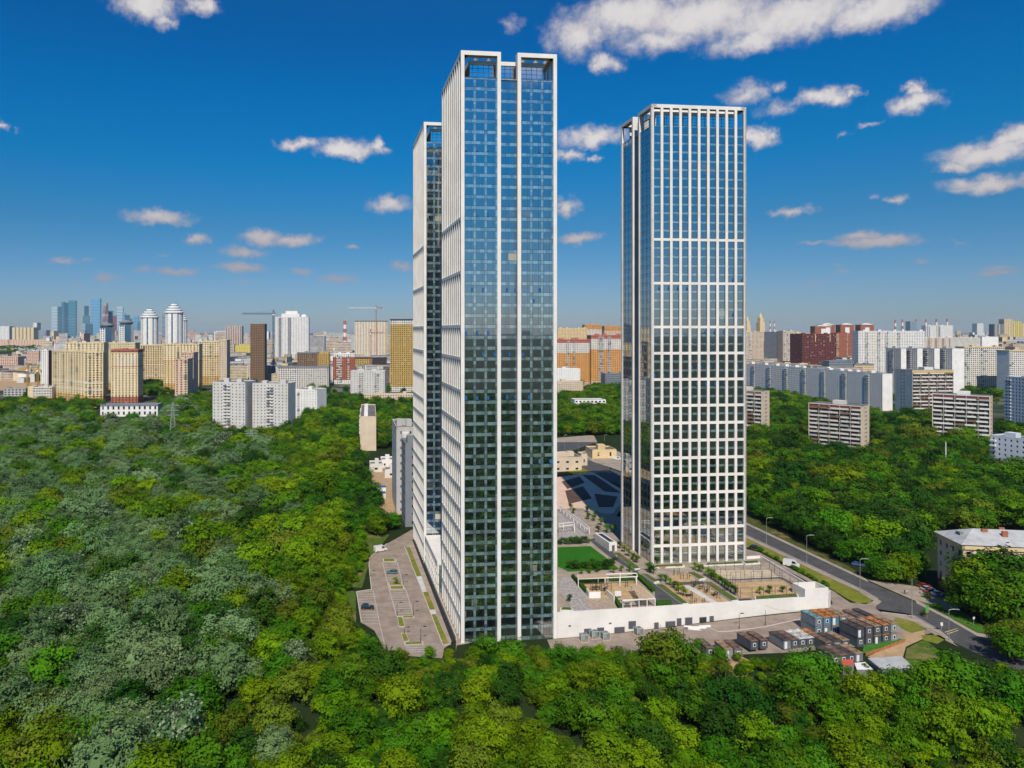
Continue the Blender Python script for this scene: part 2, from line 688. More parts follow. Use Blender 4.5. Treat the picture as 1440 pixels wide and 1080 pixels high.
def bay_lines(q, n):
    """q: four photo points (left-top, right-top, right-bottom, left-bottom)"""
    lt, rt, rb, lb = [G(*p) for p in q]
    for k in range(n + 1):
        a, b = lt.lerp(lb, k / n), rt.lerp(rb, k / n)
        d = (b - a).normalized()
        s = Vector((-d.y, d.x, 0)) * .09
        z = Vector((0, 0, .085))
        mb.quad(*[tuple(p + z) for p in (a - s, b - s, b + s, a + s)])


bay_lines(Z1(302, 368, 398, 366, 440, 512, 340, 514), 8)
bay_lines(Z1(352, 572, 472, 570, 520, 752, 402, 754), 11)
bay_lines(Z1(118, 582, 232, 576, 280, 806, 150, 806), 12)
bay_lines(Z1(460, 970, 600, 965, 625, 1010, 475, 1015), 3)
mb.build('bay_marking', WHITE_PAINT, lot)

# verge, footway and dark ramp wall between car park and towers
drape('footway', Z1(470, 250, 530, 190, 540, 200, 800, 930, 790, 958, 745, 985, 520, 380), CONC, .07)
for i, px in enumerate((Z1(472, 258, 495, 256, 578, 462, 540, 466), Z1(592, 584, 626, 580, 676, 705, 640, 708), Z1(648, 746, 680, 742, 776, 950, 735, 956))):
    drape('verge', px, GRASS, .14)
for px in (Z1(545, 470, 580, 466, 618, 580, 590, 582), Z1(640, 712, 676, 708, 690, 742, 650, 744)):
    drape('crossing_slab', px, M('pale_slab', (.55, .53, .5), .8, .1), .15)
mb = MB()
q = [G(*p) for p in Z1(512, 200, 532, 205, 828, 930, 800, 945)]
mb.prism([(p.x, p.y) for p in q], -.3, .12)
mb.build('ramp_trench', M('dark_bitumen', (.025, .024, .026), .9), kind='structure')
mb = MB()
a, b = G(*Z1(532, 205)[0]), G(*Z1(828, 930)[0])
d = (b - a).normalized()
n = Vector((-d.y, d.x, 0))
for s, e, w, z in ((a, b, .35, 1.1),):
    mb.prism([(p.x, p.y) for p in (s, e, e + n * w, s + n * w)], 0, z)
mb.build('parapet_wall', KERB, kind=None, label='low concrete parapet wall along the ramp beside the towers', cat='wall')
drape('promenade', [(p.x, p.y) for p in [G(*q) for q in Z1(534, 205, 560, 200, 560, 120, 620, 100)]] + [(20, 216), (15, 214), (14.5, 210)] + [tuple(G(*q)[:2]) for q in Z1(830, 930)], CONC, .06, world=True)

# ---- service yard in front of the podium
drape('service_yard', [(43, 218), (90, 225), (137.8, 231.5), (146, 236), (162, 228), (158, 214), (138, 206), (110, 203), (80, 204), (43, 206)], ASPH_L, .05, world=True)
drape('verge', Z3(1335, 390, 1440, 335, 1560, 430, 1560, 560, 1440, 600, 1300, 600), turf('rough_grass', (.04, .09, .012), (.10, .14, .025), (.2, .16, .06)), .06)
drape('verge', [(-24, 262), (-18.5, 258), (-16.5, 231), (-9, 214), (-4, 205), (18, 205), (18, 196), (-20, 196), (-40, 225)], turf('rough_grass'), .04, world=True)
drape('verge', [(-24.5, 263), (-16.5, 262), (-15.5, 285), (-13, 305), (-8, 330), (-18, 330), (-26, 300)], turf('rough_grass'), .04, world=True)
drape('dirt_patch', Z3(60, 400, 130, 470, 90, 560, 380, 560, 420, 470, 330, 430, 200, 420), DIRT, .08)
drape('dirt_patch', Z3(1100, 440, 1180, 470, 1120, 500, 1290, 520, 1330, 380, 1440, 330, 1440, 250, 1380, 290, 1310, 300, 1320, 350), DIRT, .1)
mb = MB()
curb_line(mb, [G(*p) for p in Z5(240, 985, 290, 1010, 380, 1012, 700, 970, 990, 905)], .35, .12)
mb.build('yard_kerb', KERB, kind='structure')

# ---- street on the east side
road = drape('road', Z2(-60, 375, 40, 425, 340, 568, 650, 712, 900, 822, 1060, 905, 1200, 985, 1310, 1005, 1600, 1035, 1700, 1300, 1400, 1160, 1210, 1082, 1080, 1018, 1010, 958, 890, 888, 770, 872, 715, 866, 690, 850, 690, 795, 640, 765, 340, 622, 40, 482, -60, 432), ASPH, .05)
drape('side_road', Z2(690, 795, 690, 850, 640, 872, 480, 880, 440, 850, 480, 815, 480, 765, 560, 820, 640, 828, 680, 810), ASPH_L, .06)
drape('driveway', Z2(20, 545, 100, 565, 490, 770, 488, 815, 470, 820, 440, 760, 90, 580, 20, 590), ASPH_L, .07)
drape('forecourt', Z2(640, 702, 880, 735, 1000, 760, 1100, 790, 1110, 850, 1060, 880, 900, 815, 650, 705), CONC, .04)
drape('pavement', Z2(-60, 368, 40, 417, 340, 558, 640, 700, 652, 714, 340, 569, 40, 426, -60, 376), CONC, .12)
drape('pavement', Z2(-60, 434, 40, 483, 340, 623, 640, 766, 720, 815, 690, 838, 640, 830, 680, 812, 600, 762, 340, 640, 40, 496, -60, 446), CONC, .12)
drape('pavement', Z2(705, 880, 800, 880, 890, 892, 1010, 962, 1080, 1022, 1110, 1045, 1060, 1020, 990, 985, 880, 915, 790, 892), CONC, .12)
drape('pavement', Z2(890, 808, 1060, 893, 1200, 972, 1310, 992, 1600, 1020, 1600, 1036, 1310, 1006, 1200, 986, 1060, 906, 895, 822), CONC, .12)
drape('verge', Z2(-60, 448, 40, 497, 340, 641, 600, 763, 670, 805, 665, 820, 600, 826, 545, 800, 480, 760, 300, 660, 110, 560, 40, 540, -60, 500), GRASS, .1)
drape('verge', Z2(790, 895, 880, 918, 950, 955, 870, 975, 820, 950, 780, 912), GRASS, .12)
drape('verge', Z2(920, 985, 1010, 985, 1045, 1005, 1000, 1030, 930, 1010), GRASS, .12)
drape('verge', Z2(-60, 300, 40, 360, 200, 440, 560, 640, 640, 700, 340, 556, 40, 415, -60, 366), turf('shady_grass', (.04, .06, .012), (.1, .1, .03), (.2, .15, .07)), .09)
drape('verge', Z2(900, 808, 950, 822, 1050, 860, 1110, 850, 1300, 985, 1200, 968, 1060, 890), turf('roadside_grass', (.04, .12, .01), (.08, .17, .02)), .08)
mb = MB()
curb_line(mb, [G(*p) for p in Z2(-60, 376, 40, 426, 340, 569, 650, 714)], .25, .12)
curb_line(mb, [G(*p) for p in Z2(-60, 431, 40, 481, 340, 621, 640, 764, 700, 800)], .25, .12)
curb_line(mb, [G(*p) for p in Z2(720, 868, 890, 889, 1010, 959, 1080, 1019)], .25, .12)
curb_line(mb, [G(*p) for p in Z2(895, 822, 1060, 906, 1200, 986, 1310, 1006)], .25, .12)
mb.build('kerb', KERB, road)
mb = MB()
for px in (Z2(1040, 968, 1100, 950, 1102, 953, 1042, 972), Z2(1048, 978, 1108, 958, 1110, 961, 1050, 982), Z2(1215, 1060, 1250, 1040, 1253, 1043, 1220, 1064),
           Z2(1250, 1038, 1290, 1044, 1288, 1049, 1250, 1042), Z2(1300, 1042, 1335, 1050, 1333, 1054, 1300, 1046), Z2(1212, 1070, 1250, 1072, 1250, 1076, 1212, 1075)):
    P = [G(*p) for p in px]
    mb.poly([(p.x, p.y, p.z + .09) for p in P])
mb.build('road_marking', M('worn_yellow_paint', (.55, .42, .22), .85, .3, 2), road)

# ---- building sites and sheets further off
drape('sandy_site', [(522, 660), (560, 640), (575, 680), (572, 722), (545, 728), (524, 700)], DIRT, .1)
drape('excavation', [(-60, 525), (20, 523), (62, 532), (60, 545), (30, 548), (-60, 552)], DIRT, .1, cell=60)
drape('far_street', [(783, 622), (840, 622), (800, 636), (900, 676), (900, 692), (860, 678), (783, 645)], ASPH, .1, cell=20)
drape('far_street', [(783, 616), (835, 612), (840, 622), (783, 622)], CONC, .11, cell=20)
drape('kiosk_forecourt', [(815, 636), (850, 626), (880, 640), (880, 665), (850, 655), (820, 645)], CONC, .12, cell=20)
drape('far_verge', [(783, 645), (815, 655), (873, 690), (873, 700), (830, 680), (783, 655)], GRASS, .13, cell=20)
# ------------------------------------------------------------------ the three glass towers
CLAD = M('white_cladding', (.77, .73, .68), .55, .07, .10, .4)
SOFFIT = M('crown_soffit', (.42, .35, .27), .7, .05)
MULL = M('dark_mullion', (.02, .025, .03), .4, .05, 1, .5)
PANE = glass_mat('vision_glass', (.010, .014, .015), .50, .012, (.95, 1.0, 1.0), blinds=.006)
PANE_S = glass_mat('vision_glass_far', (.010, .014, .015), .50, .012, (.95, 1.0, 1.0), cell=(1.7, 1.7, 3.29), blinds=.006)
SPAN = glass_mat('spandrel_glass', (.16, .235, .245), .46, .05, (.98, 1.0, 1.0), cell=(1.2, 1.2, 1.1), blinds=0)
BLIND = glass_mat('glass_with_blind', (.42, .36, .26), .12, .03)
PENT = glass_mat('penthouse_glass', (.05, .09, .1), .85, .02)
FH = 3.29
ZTOP = 171.8
BEAMS_K = [13, 18, 23, 26, 29, 32] + list(range(34, 52, 2))


def tower(name, label, P, z0, faces, n_single, seed):
    """faces: dict F,L,R,K -> 'S' (glass face) or 'C' (column face); sizes wx, wy"""
    wx, wy = faces['w']
    rr = random.Random(seed)
    root = thing(name, label, 'tower', (P[0], P[1], z0), PHI, 'glass residential towers')
    H = 179.8 - z0
    ZT = ZTOP - z0
    nfl = int((ZTOP - z0 + .3) / FH)
    sides = {'F': ((0, 0), (1, 0), (0, 1), wx), 'R': ((wx, 0), (0, 1), (-1, 0), wy),
             'K': ((wx, wy), (-1, 0), (0, -1), wx), 'L': ((0, wy), (0, -1), (1, 0), wy)}
    span, mull, panes = MB(), MB(), MB()
    single = {}
    # the two white volumes with a recess between, on the S faces
    for s in 'FRKL':
        o, d, n, W = sides[s]
        typ = faces[s]
        pl = lambda a, p: (o[0] + d[0] * a + n[0] * p, o[1] + d[1] * a + n[1] * p)
        if typ == 'C':
            nb = 10
            cw = 1.02
            pitch = (W - cw) / nb
            gd = .45
            for k in range(nb + 1):
                if faces[s[0]] == 'C' and (k not in (0, nb) or s in 'FK'):
                    mb = MB()
                    a = k * pitch
                    mb.obox(o, d, n, a, a + cw, -.2, H - 1.3, 0, gd + .05)
                    mb.build('column', CLAD, root)
                elif k in (0, nb):
                    mb = MB()
                    a = k * pitch
                    mb.obox(o, d, n, a, a + cw, -.2, H - 1.3, 0, gd + .05)
                    mb.build('column', CLAD, root)
            for kb in BEAMS_K:
                z = ZT - kb * FH
                if z < 2:
                    continue
                mb = MB()
                mb.obox(o, d, n, .02, W - .02, z - .5, z + .45, .004, gd)
                mb.build('beam', CLAD, root)
            mb = MB()
            mb.obox(o, d, n, 0, W, H - 1.3, H, 0, 2.2)
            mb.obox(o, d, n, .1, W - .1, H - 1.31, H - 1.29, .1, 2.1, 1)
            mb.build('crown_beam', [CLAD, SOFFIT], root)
            span.obox(o, d, n, .3, W - .3, -.2, ZT, gd, gd + .2)
            for k in range(nb):
                a0, a1 = k * pitch + cw, (k + 1) * pitch
                for i in range(nfl):
                    zb = ZT - (i + 1) * FH
                    hh = 2.3
                    rec = (s, a0 + .02, a1 - .02, zb + .62, zb + .62 + hh, gd)
                    if n_single and s == faces['main'] and i < n_single:
                        single.setdefault((round(a1 - a0 - .04, 3), hh), []).append(rec)
                    else:
                        panes.obox(o, d, n, rec[1], rec[2], rec[3], rec[4], gd - .04, gd)
                    for zz in (zb + .58, zb + .62 + hh):
                        mull.obox(o, d, n, a0, a1, zz, zz + .05, gd - .07, gd)
                for mm in (a0, a1 - .06):
                    mull.obox(o, d, n, mm, mm + .06, 0, ZT, gd - .065, gd)
        else:
            f = W / 30.0
            cw = 1.1
            secs = [(1.05 * f, 11.3 * f, 3, .35), (12.4 * f, 17.6 * f, 2, faces.get('rec', 1.4)), (18.7 * f, 28.95 * f, 3, .35)]
            cols = [(0, cw), (11.3 * f, 12.4 * f), (17.6 * f, 18.7 * f), (W - cw, W)]
            for ci, (a, b) in enumerate(cols):
                mb = MB()
                mb.obox(o, d, n, a, b, -.2, H - 1.3, 0 if ci in (1, 2) else .002, 2.0 if ci in (1, 2) else .9)
                mb.build('column', CLAD, root)
            for (a, b) in ((0, 12.4 * f), (17.6 * f, W)):
                mb = MB()
                mb.obox(o, d, n, a, b, H - 1.3, H, .003, 2.2)
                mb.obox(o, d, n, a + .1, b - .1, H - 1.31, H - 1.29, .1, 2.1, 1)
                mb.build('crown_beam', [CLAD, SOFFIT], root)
            for (a, b, nw, gd) in secs:
                span.obox(o, d, n, a, b, -.2, ZT, gd, gd + .2)
                ww = 2.55 * f
                gap = (b - a - nw * ww) / nw
                for k in range(nw):
                    w0 = a + (gap * .35 if nw == 3 else gap * .3) + k * (ww + gap)
                    for i in range(nfl):
                        zb = ZT - (i + 1) * FH
                        hh = 2.15
                        rec = (s, w0, w0 + ww, zb + .5, zb + .5 + hh, gd)
                        if n_single and s == faces['main'] and i < n_single and (faces.get('cols') is None or (a < 5 and k < faces['cols'])):
                            single.setdefault((round(ww, 3), hh), []).append(rec)
                        else:
                            panes.obox(o, d, n, rec[1], rec[2], rec[3], rec[4], gd - .04, gd)
                    for xx in (w0 - .05, w0 + ww * .72, w0 + ww):
                        mull.obox(o, d, n, xx, xx + .05, 0, ZT, gd - .06, gd)
                for i in range(nfl):
                    zb = ZT - (i + 1) * FH
                    for zz in (zb + .45, zb + .5 + 2.15):
                        mull.obox(o, d, n, a, b, zz, zz + .05, gd - .065, gd)
                span.obox(o, d, n, a, b, ZT, ZT + .06, gd - .1, 3.0)
    span.build('spandrel_glazing', SPAN, root)
    mull.build('mullion_grid', MULL, root)
    panes.build('window_panes', PANE_S, root, kind='stuff')
    # panes one by one
    for (w, h), recs in single.items():
        mb = MB()
        mb.box(-w / 2, -.04, -h / 2, w / 2, 0, h / 2)
        me = mb.mesh('window_pane', PANE)
        mbb = mb.mesh('window_pane_blind', BLIND)
        sm = MB()
        sm.box(0, -.05, -h / 2 + .1, .62, -.01, h / 2 - .1)
        sash = sm.mesh('open_sash', PANE)
        for (s, a, b, z_0, z_1, gd) in recs:
            o, d, n, W = sides[s]
            c = (a + b) / 2
            ang = math.atan2(d[1], d[0])
            blind = rr.random() < .007
            x, y = o[0] + d[0] * c + n[0] * gd, o[1] + d[1] * c + n[1] * gd
            link('window_pane', mbb if blind else me, root, loc=(x, y, (z_0 + z_1) / 2),
                 rot=(rr.gauss(0, .0016), 0, ang + rr.gauss(0, .0016)))
            hk = random.Random('%d %d %s' % (round(z_0 * 3), int(a // (W * .36)), seed))
            if hk.random() < .10 and rr.random() < .85:
                a2 = a if hk.random() < .6 else b - .66
                x, y = o[0] + d[0] * a2 + n[0] * (gd - .05), o[1] + d[1] * a2 + n[1] * (gd - .05)
                link('open_sash', sash, root, loc=(x, y, (z_0 + z_1) / 2), rot=(-rr.uniform(.16, .3), 0, ang))
    # roof deck, set-back glass penthouse, crown joists
    mb = MB()
    mb.box(.9, .9, ZT - .2, wx - .9, wy - .9, ZT + .15)
    mb.build('roof_deck', M('roof_membrane', (.3, .28, .25), .9), root)
    pent = MB()
    i0 = 3.4
    pent.box(i0, i0, ZT + .15, wx - i0, wy - i0, ZT + 5.0)
    pp = pent.build('penthouse_glazing', PENT, root)
    mb = MB()
    for z in (1.3, 2.6, 3.9):
        mb.box(i0 - .06, i0 - .06, ZT + z, wx - i0 + .06, wy - i0 + .06, ZT + z + .09)
    k = i0 + .8
    while k < wx - i0 - .3:
        mb.box(k, i0 - .07, ZT, k + .1, wy - i0 + .07, ZT + 5)
        k += 1.7
    k = i0 + .8
    while k < wy - i0 - .3:
        mb.box(i0 - .07, k, ZT, wx - i0 + .07, k + .1, ZT + 5)
        k += 1.7
    mb.build('penthouse_mullions', MULL, pp)
    mb = MB()
    mb.box(i0 - .4, i0 - .4, ZT + 5, wx - i0 + .4, wy - i0 + .4, ZT + 6.2)
    mb.build('penthouse_parapet', CLAD, root)
    for t in (.18, .32, .68, .82):
        mb = MB()
        if wx < wy:
            mb.box(wx * t, 1.9, H - 1.1, wx * t + .6, wy - 1.9, H - .15)
        else:
            mb.box(1.9, wy * t, H - 1.1, wx - 1.9, wy * t + .6, H - .15)
        mb.build('roof_joist', CLAD, root)
    return root


T1 = (16.4, 215.5)
T2 = (91.7, 266.6)
T3 = (6.9, 289.7)
tower('glass_tower', 'tallest blue glass tower with two white framed bays rising behind the roadside trees', T1, 0,
      {'F': 'S', 'L': 'C', 'R': 'C', 'K': 'S', 'w': (30, 37), 'main': 'F', 'rec': 1.3}, 37, 1)
tower('glass_tower', 'white gridded tower with ten columns standing on the garden podium', T2, 7.3,
      {'F': 'C', 'L': 'S', 'R': 'S', 'K': 'C', 'w': (37.8, 28), 'main': 'F', 'rec': 2.6}, 30, 2)
tower('glass_tower', 'glass tower half hidden behind the tallest tower, above the car park', T3, 0,
      {'F': 'S', 'L': 'C', 'R': 'C', 'K': 'S', 'w': (30, 37), 'main': 'F', 'rec': 1.3, 'cols': 2}, 48, 3)

# low link block between two towers
root = thing('link_block', 'low white framed glass link block between two glass towers', 'building', (T3[0] + 4.2, T3[1] - 33.6, 0), PHI)
mb = MB()
mb.box(.5, 0, 0, 24, 33, 10.3)
mb.build('glazing', SPAN, root)
mb = MB()
mb.box(-.1, -.1, 10.3, 24, 33, 11.6)
mb.build('roof_band', CLAD, root)
for k in range(9):
    mb = MB()
    mb.box(-.1, k * 3.6, -.1, .55, k * 3.6 + .9, 10.29)
    mb.build('column', CLAD, root)
mb = MB()
mb.box(.1, 0, 3.1, .52, 33, 3.6)
mb.box(.1, 0, 6.6, .52, 33, 7.1)
mb.build('floor_band', CLAD, root)
# ------------------------------------------------------------------ buildings of the city
WIN = glass_mat('house_window', (.018, .019, .024), .03, .10, cell=(2.9, 2.9, 2.95), blinds=.05)
WIN_BR = glass_mat('loggia_glazing', (.085, .05, .04), .06, .15, cell=(1.3, 1.3, 2.95), blinds=.14)
WIN_BL = glass_mat('blue_glass', (.03, .10, .16), .22, .06, (.7, .9, 1), cell=(3.1, 3.1, 3.6), blinds=.03)
ROOF = M('flat_roof', (.16, .145, .135), .9, .2, .1)
C = {k: M('wall_' + k, v, .85, .07, .12) for k, v in {
    'white': (.78, .755, .72), 'cream': (.74, .60, .37), 'yellow': (.66, .44, .15), 'ochre': (.55, .33, .10), 'beige': (.64, .51, .38),
    'pink': (.66, .45, .34), 'brick': (.36, .12, .07), 'red': (.45, .13, .09), 'darkred': (.20, .055, .045), 'grey': (.44, .43, .42),
    'panel': (.58, .56, .53), 'bluegrey': (.36, .40, .46), 'palebl': (.58, .62, .68), 'dark': (.06, .05, .05), 'brown': (.24, .15, .09),
    'orange': (.62, .30, .09), 'gold': (.50, .33, .10), 'lemon': (.60, .50, .12), 'greenf': (.02, .13, .09), 'olive': (.16, .14, .07),
    'sandst': (.68, .51, .28), 'offwhite': (.66, .62, .56), 'slate': (.20, .22, .25)}.items()}


def facade(mb, o, d, n, W, H, fh, bay, ww, wh, zone, sill=.32, z0=0.0, proud=.02):
    nb = max(1, round(W / bay))
    bw = W / nb
    nf = max(1, round((H - z0) / fh))
    f = (H - z0) / nf
    gw = bw * ww
    mb.obox(o, d, n, 0, W, z0, z0 + f * sill, 0, .35, zone(z0))
    for i in range(nf):
        a = z0 + i * f + f * (sill + wh)
        b = z0 + (i + 1) * f + (f * sill if i < nf - 1 else 0)
        mb.obox(o, d, n, 0, W, a, b, 0, .35, zone(a))
    cuts = [z0] + [z for z in zone.cuts if z0 < z < H] + [H]
    for k in range(nb + 1):
        a = max(0, k * bw - (bw - gw) / 2)
        b = min(W, k * bw + (bw - gw) / 2)
        for c in range(len(cuts) - 1):
            mb.obox(o, d, n, a, b, cuts[c], cuts[c + 1], -proud, .36, zone((cuts[c] + cuts[c + 1]) / 2))


class Zone:
    """colour of a wall by height: [(top fraction, material index), ...]"""
    def __init__(self, H, spec):
        self.s = [(f * H, i) for f, i in spec]
        self.cuts = [z for z, _ in self.s[:-1]]

    def __call__(self, z):
        for t, i in self.s:
            if z < t:
                return i
        return self.s[-1][1]


def B(name, label, xl, xr, yb, yt, rot, dep, wall, fh=3.0, bay=3.3, ww=.5, wh=.48, zones=None, balc=None, balcm='white', blank='',
      glass=None, group=None, roofbox=1, cornice=None, bands=None, cat='apartment block', stripes=None, tilt=None, attic=0, blankm=None, win_side=None):
    P = G(xl, yb)
    a = math.radians(rot)
    dx, dy = math.cos(a), math.sin(a)
    k = (xr - 572) / 1000
    W = (k * P.y - P.x) / (dx - k * dy)
    H = (yb - yt) * P.y / 1000
    root = thing(name, label, cat, P, a, group)
    mats = [C[wall]]
    spec = [(2, 0)]
    if zones:
        spec = []
        for f, mname in zones:
            m = C[mname]
            if m not in mats:
                mats.append(m)
            spec.append((f, mats.index(m)))
    zone = Zone(H, spec)
    sides = {'F': ((0, 0), (1, 0), (0, 1), W), 'R': ((W, 0), (0, 1), (-1, 0), dep), 'K': ((W, dep), (-1, 0), (0, -1), W), 'L': ((0, dep), (0, -1), (1, 0), dep)}
    core = MB()
    core.box(.3, .3, -1, W - .3, dep - .3, H - .1)
    core.build('window_glazing', glass or WIN, root)
    mb = MB()
    bm_i = 0
    if blankm:
        mats.append(C[blankm])
        bm_i = len(mats) - 1
    for s, (o, d, n, L) in sides.items():
        if s in blank:
            mb.obox(o, d, n, 0, L, -1, H, -.01, .36, bm_i)
        elif s == 'K':
            mb.obox(o, d, n, 0, L, -1, H, 0, .36, 0)
        else:
            facade(mb, o, d, n, L, H, fh, bay, ww, wh, zone)
    mb.build('wall', mats, root)
    rf = MB()
    rf.box(.36, .36, H - .3, W - .36, dep - .36, H + .05)
    ro = rf.build('roof', ROOF, root)
    pm = MB()
    cm = C[cornice] if cornice else mats[spec[-1][1]]
    e = .5 if cornice else .03
    hp = 1.6 if cornice else .9
    for s, (o, d, n, L) in sides.items():
        pm.obox(o, d, n, -e, L + e, H, H + hp, -e, .4 if s in 'FK' else .39)
    pm.build('parapet', cm, root)
    rr = random.Random(int(xl * 7 + yb))
    for q in range(roofbox):
        w = min(W * .3, rr.uniform(4, 7))
        x = (W - w) * (q + .5) / max(1, roofbox) * rr.uniform(.8, 1.2) if roofbox > 1 else (W - w) * rr.uniform(.35, .6)
        x = max(.5, min(W - w - .5, x))
        y = dep * rr.uniform(.25, .4)
        m2 = MB()
        m2.box(x, y, H + .05, x + w, y + min(5, dep * .4), H + rr.uniform(2.6, 3.6))
        m2.build('machine_room', cm, ro)
    if attic:
        m2 = MB()
        m2.box(W * .3, dep * .25, H, W * .72, dep * .75, H + attic)
        m2.build('attic_storey', C[wall], root)
    if balc:
        bb = MB()
        nf = max(1, round(H / fh))
        f = H / nf
        for s, cols, pr in balc:
            o, d, n, L = sides[s]
            nb = max(1, round(L / bay))
            bw = L / nb
            for cidx in cols:
                if cidx >= nb:
                    continue
                for i in range(1, nf):
                    q = rr.random()
                    bb.obox(o, d, n, cidx * bw + .1, cidx * bw + bw * 1.0 - .1, i * f - .08, i * f + 1.05, -pr, -.03, 0 if q < .85 else 1)
        bb.build('balconies', [C[balcm], C['slate']], root, kind='stuff')
    if bands:
        bb = MB()
        for (fr, mname, hgt) in bands:
            m = C[mname]
            for s, (o, d, n, L) in sides.items():
                if s != 'K':
                    bb.obox(o, d, n, -.1, L + .1, H * fr, H * fr + hgt, -.25, -.03 if s in 'FK' else -.035)
            lastm = m
        bb.build('string_course', lastm, root)
    if stripes:
        bb = MB()
        (s, cols, mname, z0f, z1f) = stripes
        o, d, n, L = sides[s]
        nb = max(1, round(L / bay))
        bw = L / nb
        for c in cols:
            bb.obox(o, d, n, c * bw, c * bw + bw * .34, H * z0f, H * z1f, -.12, -.03)
        bb.build('pilaster', C[mname], root)
    return root, W, H


def loggia_house(name, label, xl, xr, yb, yt, rot, dep, end='beige', par='offwhite', topm='darkred', bays=5, floors=12, group=None):
    """long balcony front with staggered white parapets; blank end walls"""
    P = G(xl, yb)
    a = math.radians(rot)
    dx, dy = math.cos(a), math.sin(a)
    k = (xr - 572) / 1000
    W = (k * P.y - P.x) / (dx - k * dy)
    H = (yb - yt) * P.y / 1000
    root = thing(name, label, 'apartment block', P, a, group)
    core = MB()
    core.box(.3, .9, -1, W - .3, dep - .3, H - .1)
    core.build('loggia_glazing', WIN_BR, root)
    f = H / floors
    bw = W / bays
    mb = MB()
    mb.box(0, 0, -1, .35, dep, H)
    mb.box(W - .35, 0, -1, W, dep, H)
    mb.box(0.36, dep - .35, -1, W - .36, dep, H)
    for i in range(floors + 1):
        mb.box(.36, .25, i * f - .12, W - .36, 1.0, i * f + .12)
    mb.build('wall', C[end], root)
    pb = MB()
    rr = random.Random(int(xl))
    for i in range(1, floors):
        for b in range(bays):
            off = (.12 if (i + b) % 2 else -.12) * bw
            x0, x1 = max(.05, b * bw + off), min(W - .05, (b + 1) * bw + off - .25)
            pr = rr.choice([0, .06, .12])
            u = rr.random()
            pb.box(x0, -.15 - pr, i * f - .15, x1, .1, i * f + 1.15, 0 if u < .84 else 1 if u < .93 else 2)
    for b in range(bays + 1):
        pb.box(min(W - .3, b * bw), -.12, 0, min(W - .05, b * bw + .22), .12, H, 0)
    pb.box(0, -.2, H - .1, W, .1, H + .5, 0)
    pb.build('balcony_parapets', [C[par], C['grey'], C['brown']], root, kind='stuff')
    tp = MB()
    for b in range(bays):
        tp.box(b * bw + .3, .12, H - f * .62, (b + 1) * bw - .1, .3, H - .15)
    tp.build('top_floor_panels', C[topm], root)
    # end wall windows and patches
    ew = MB()
    for i in range(floors):
        for y in (dep * .45, dep * .62):
            ew.box(W, y, i * f + .9, W + .06, y + 1.1, i * f + 2.2)
            ew.box(-.06, y, i * f + .9, 0, y + 1.1, i * f + 2.2)
    ew.build('end_windows', WIN, root, kind='stuff')
    rf = MB()
    rf.box(.05, .3, H - .1, W - .05, dep - .05, H + .3)
    ro = rf.build('roof', ROOF, root)
    m2 = MB()
    m2.box(W * .42, dep * .3, H + .3, W * .64, dep * .65, H + 3.0)
    m2.build('machine_room', C[par], ro)
    return root


# ---- western housing estate in yellow and cream
YZ = [(.14, 'ochre'), (.62, 'cream'), (2, 'cream')]
B('apartment_block', 'curved cream apartment block facing the wood, ochre lower floors, western wing', 73, 118, 561, 494, -34, 17, 'cream', 3.1, 6.2, .42, .52, YZ, [('F', (1, 4, 7, 9), .9)], 'cream', bands=[(.26, 'white', .7), (.40, 'white', .7)], cornice='cream', group='cream housing estate', roofbox=2)
B('apartment_block', 'curved cream apartment block facing the wood, ochre lower floors, glazed eastern wing', 118.5, 145, 567, 496, 12, 17, 'sandst', 3.1, 4.6, .5, .58, YZ, [('F', (1, 3), 1.0)], 'cream', bands=[(.26, 'white', .7), (.40, 'white', .7)], cornice='cream', group='cream housing estate')
B('apartment_block', 'tall cream slab rising behind the curved cream block', 92, 146, 556, 483, 4, 18, 'cream', 3.1, 5.2, .4, .5, YZ, [('F', (3, 8), .9)], 'cream', cornice='cream', bands=[(.42, 'white', .7)], group='cream housing estate', roofbox=3)
B('apartment_block', 'cream slab behind the red and cream tower block', 146, 190, 548, 483, -3, 18, 'sandst', 3.1, 3.2, .5, .5, YZ, [('F', (2, 7), .9)], 'cream', cornice='cream', bands=[(.3, 'white', .7)], group='cream housing estate', roofbox=2)
B('apartment_block', 'red and cream tower block with brick base and brick cornice', 156, 194, 568, 493, 5, 24, 'cream', 3.1, 4.4, .45, .5, [(.13, 'brick'), (.70, 'cream'), (.96, 'cream'), (2, 'brick')], None, cornice='red', bands=[(.69, 'red', .8)], stripes=('F', (2, 3, 4, 5, 6, 7), 'offwhite', .7, .92), group='cream housing estate')
B('apartment_block', 'cream slab with glazed bays between the red block and the yellow gabled block', 194, 231, 540, 486, 8, 16, 'sandst', 3.1, 4.2, .56, .6, [(.12, 'ochre'), (2, 'sandst')], [('F', (2, 7), .9)], 'cream', bands=[(.22, 'white', .8), (.5, 'white', .8)], cornice='cream', group='cream housing estate')
B('apartment_block', 'pale yellow block with a dark red string course and ochre base', 230, 280, 553, 485, 3, 20, 'cream', 3.1, 5.0, .42, .5, [(.2, 'ochre'), (.65, 'sandst'), (2, 'cream')], [('F', (4, 9), .9)], 'cream', bands=[(.66, 'red', 1.0)], cornice='sandst', group='cream housing estate', roofbox=2)
B('apartment_block', 'pinkish stepped block with shaded side beside the wood edge', 246, 264, 566, 506, 4, 30, 'pink', 3.1, 5.0, .42, .5, [(.06, 'brick'), (2, 'pink')], [('F', (2,), .9)], 'cream', cornice='pink', group='cream housing estate')
B('apartment_block', 'upper stepped part of the pinkish block', 256, 272, 560, 497, 4, 30, 'pink', 3.1, 3.2, .42, .5, None, None, cornice='pink', group='cream housing estate')
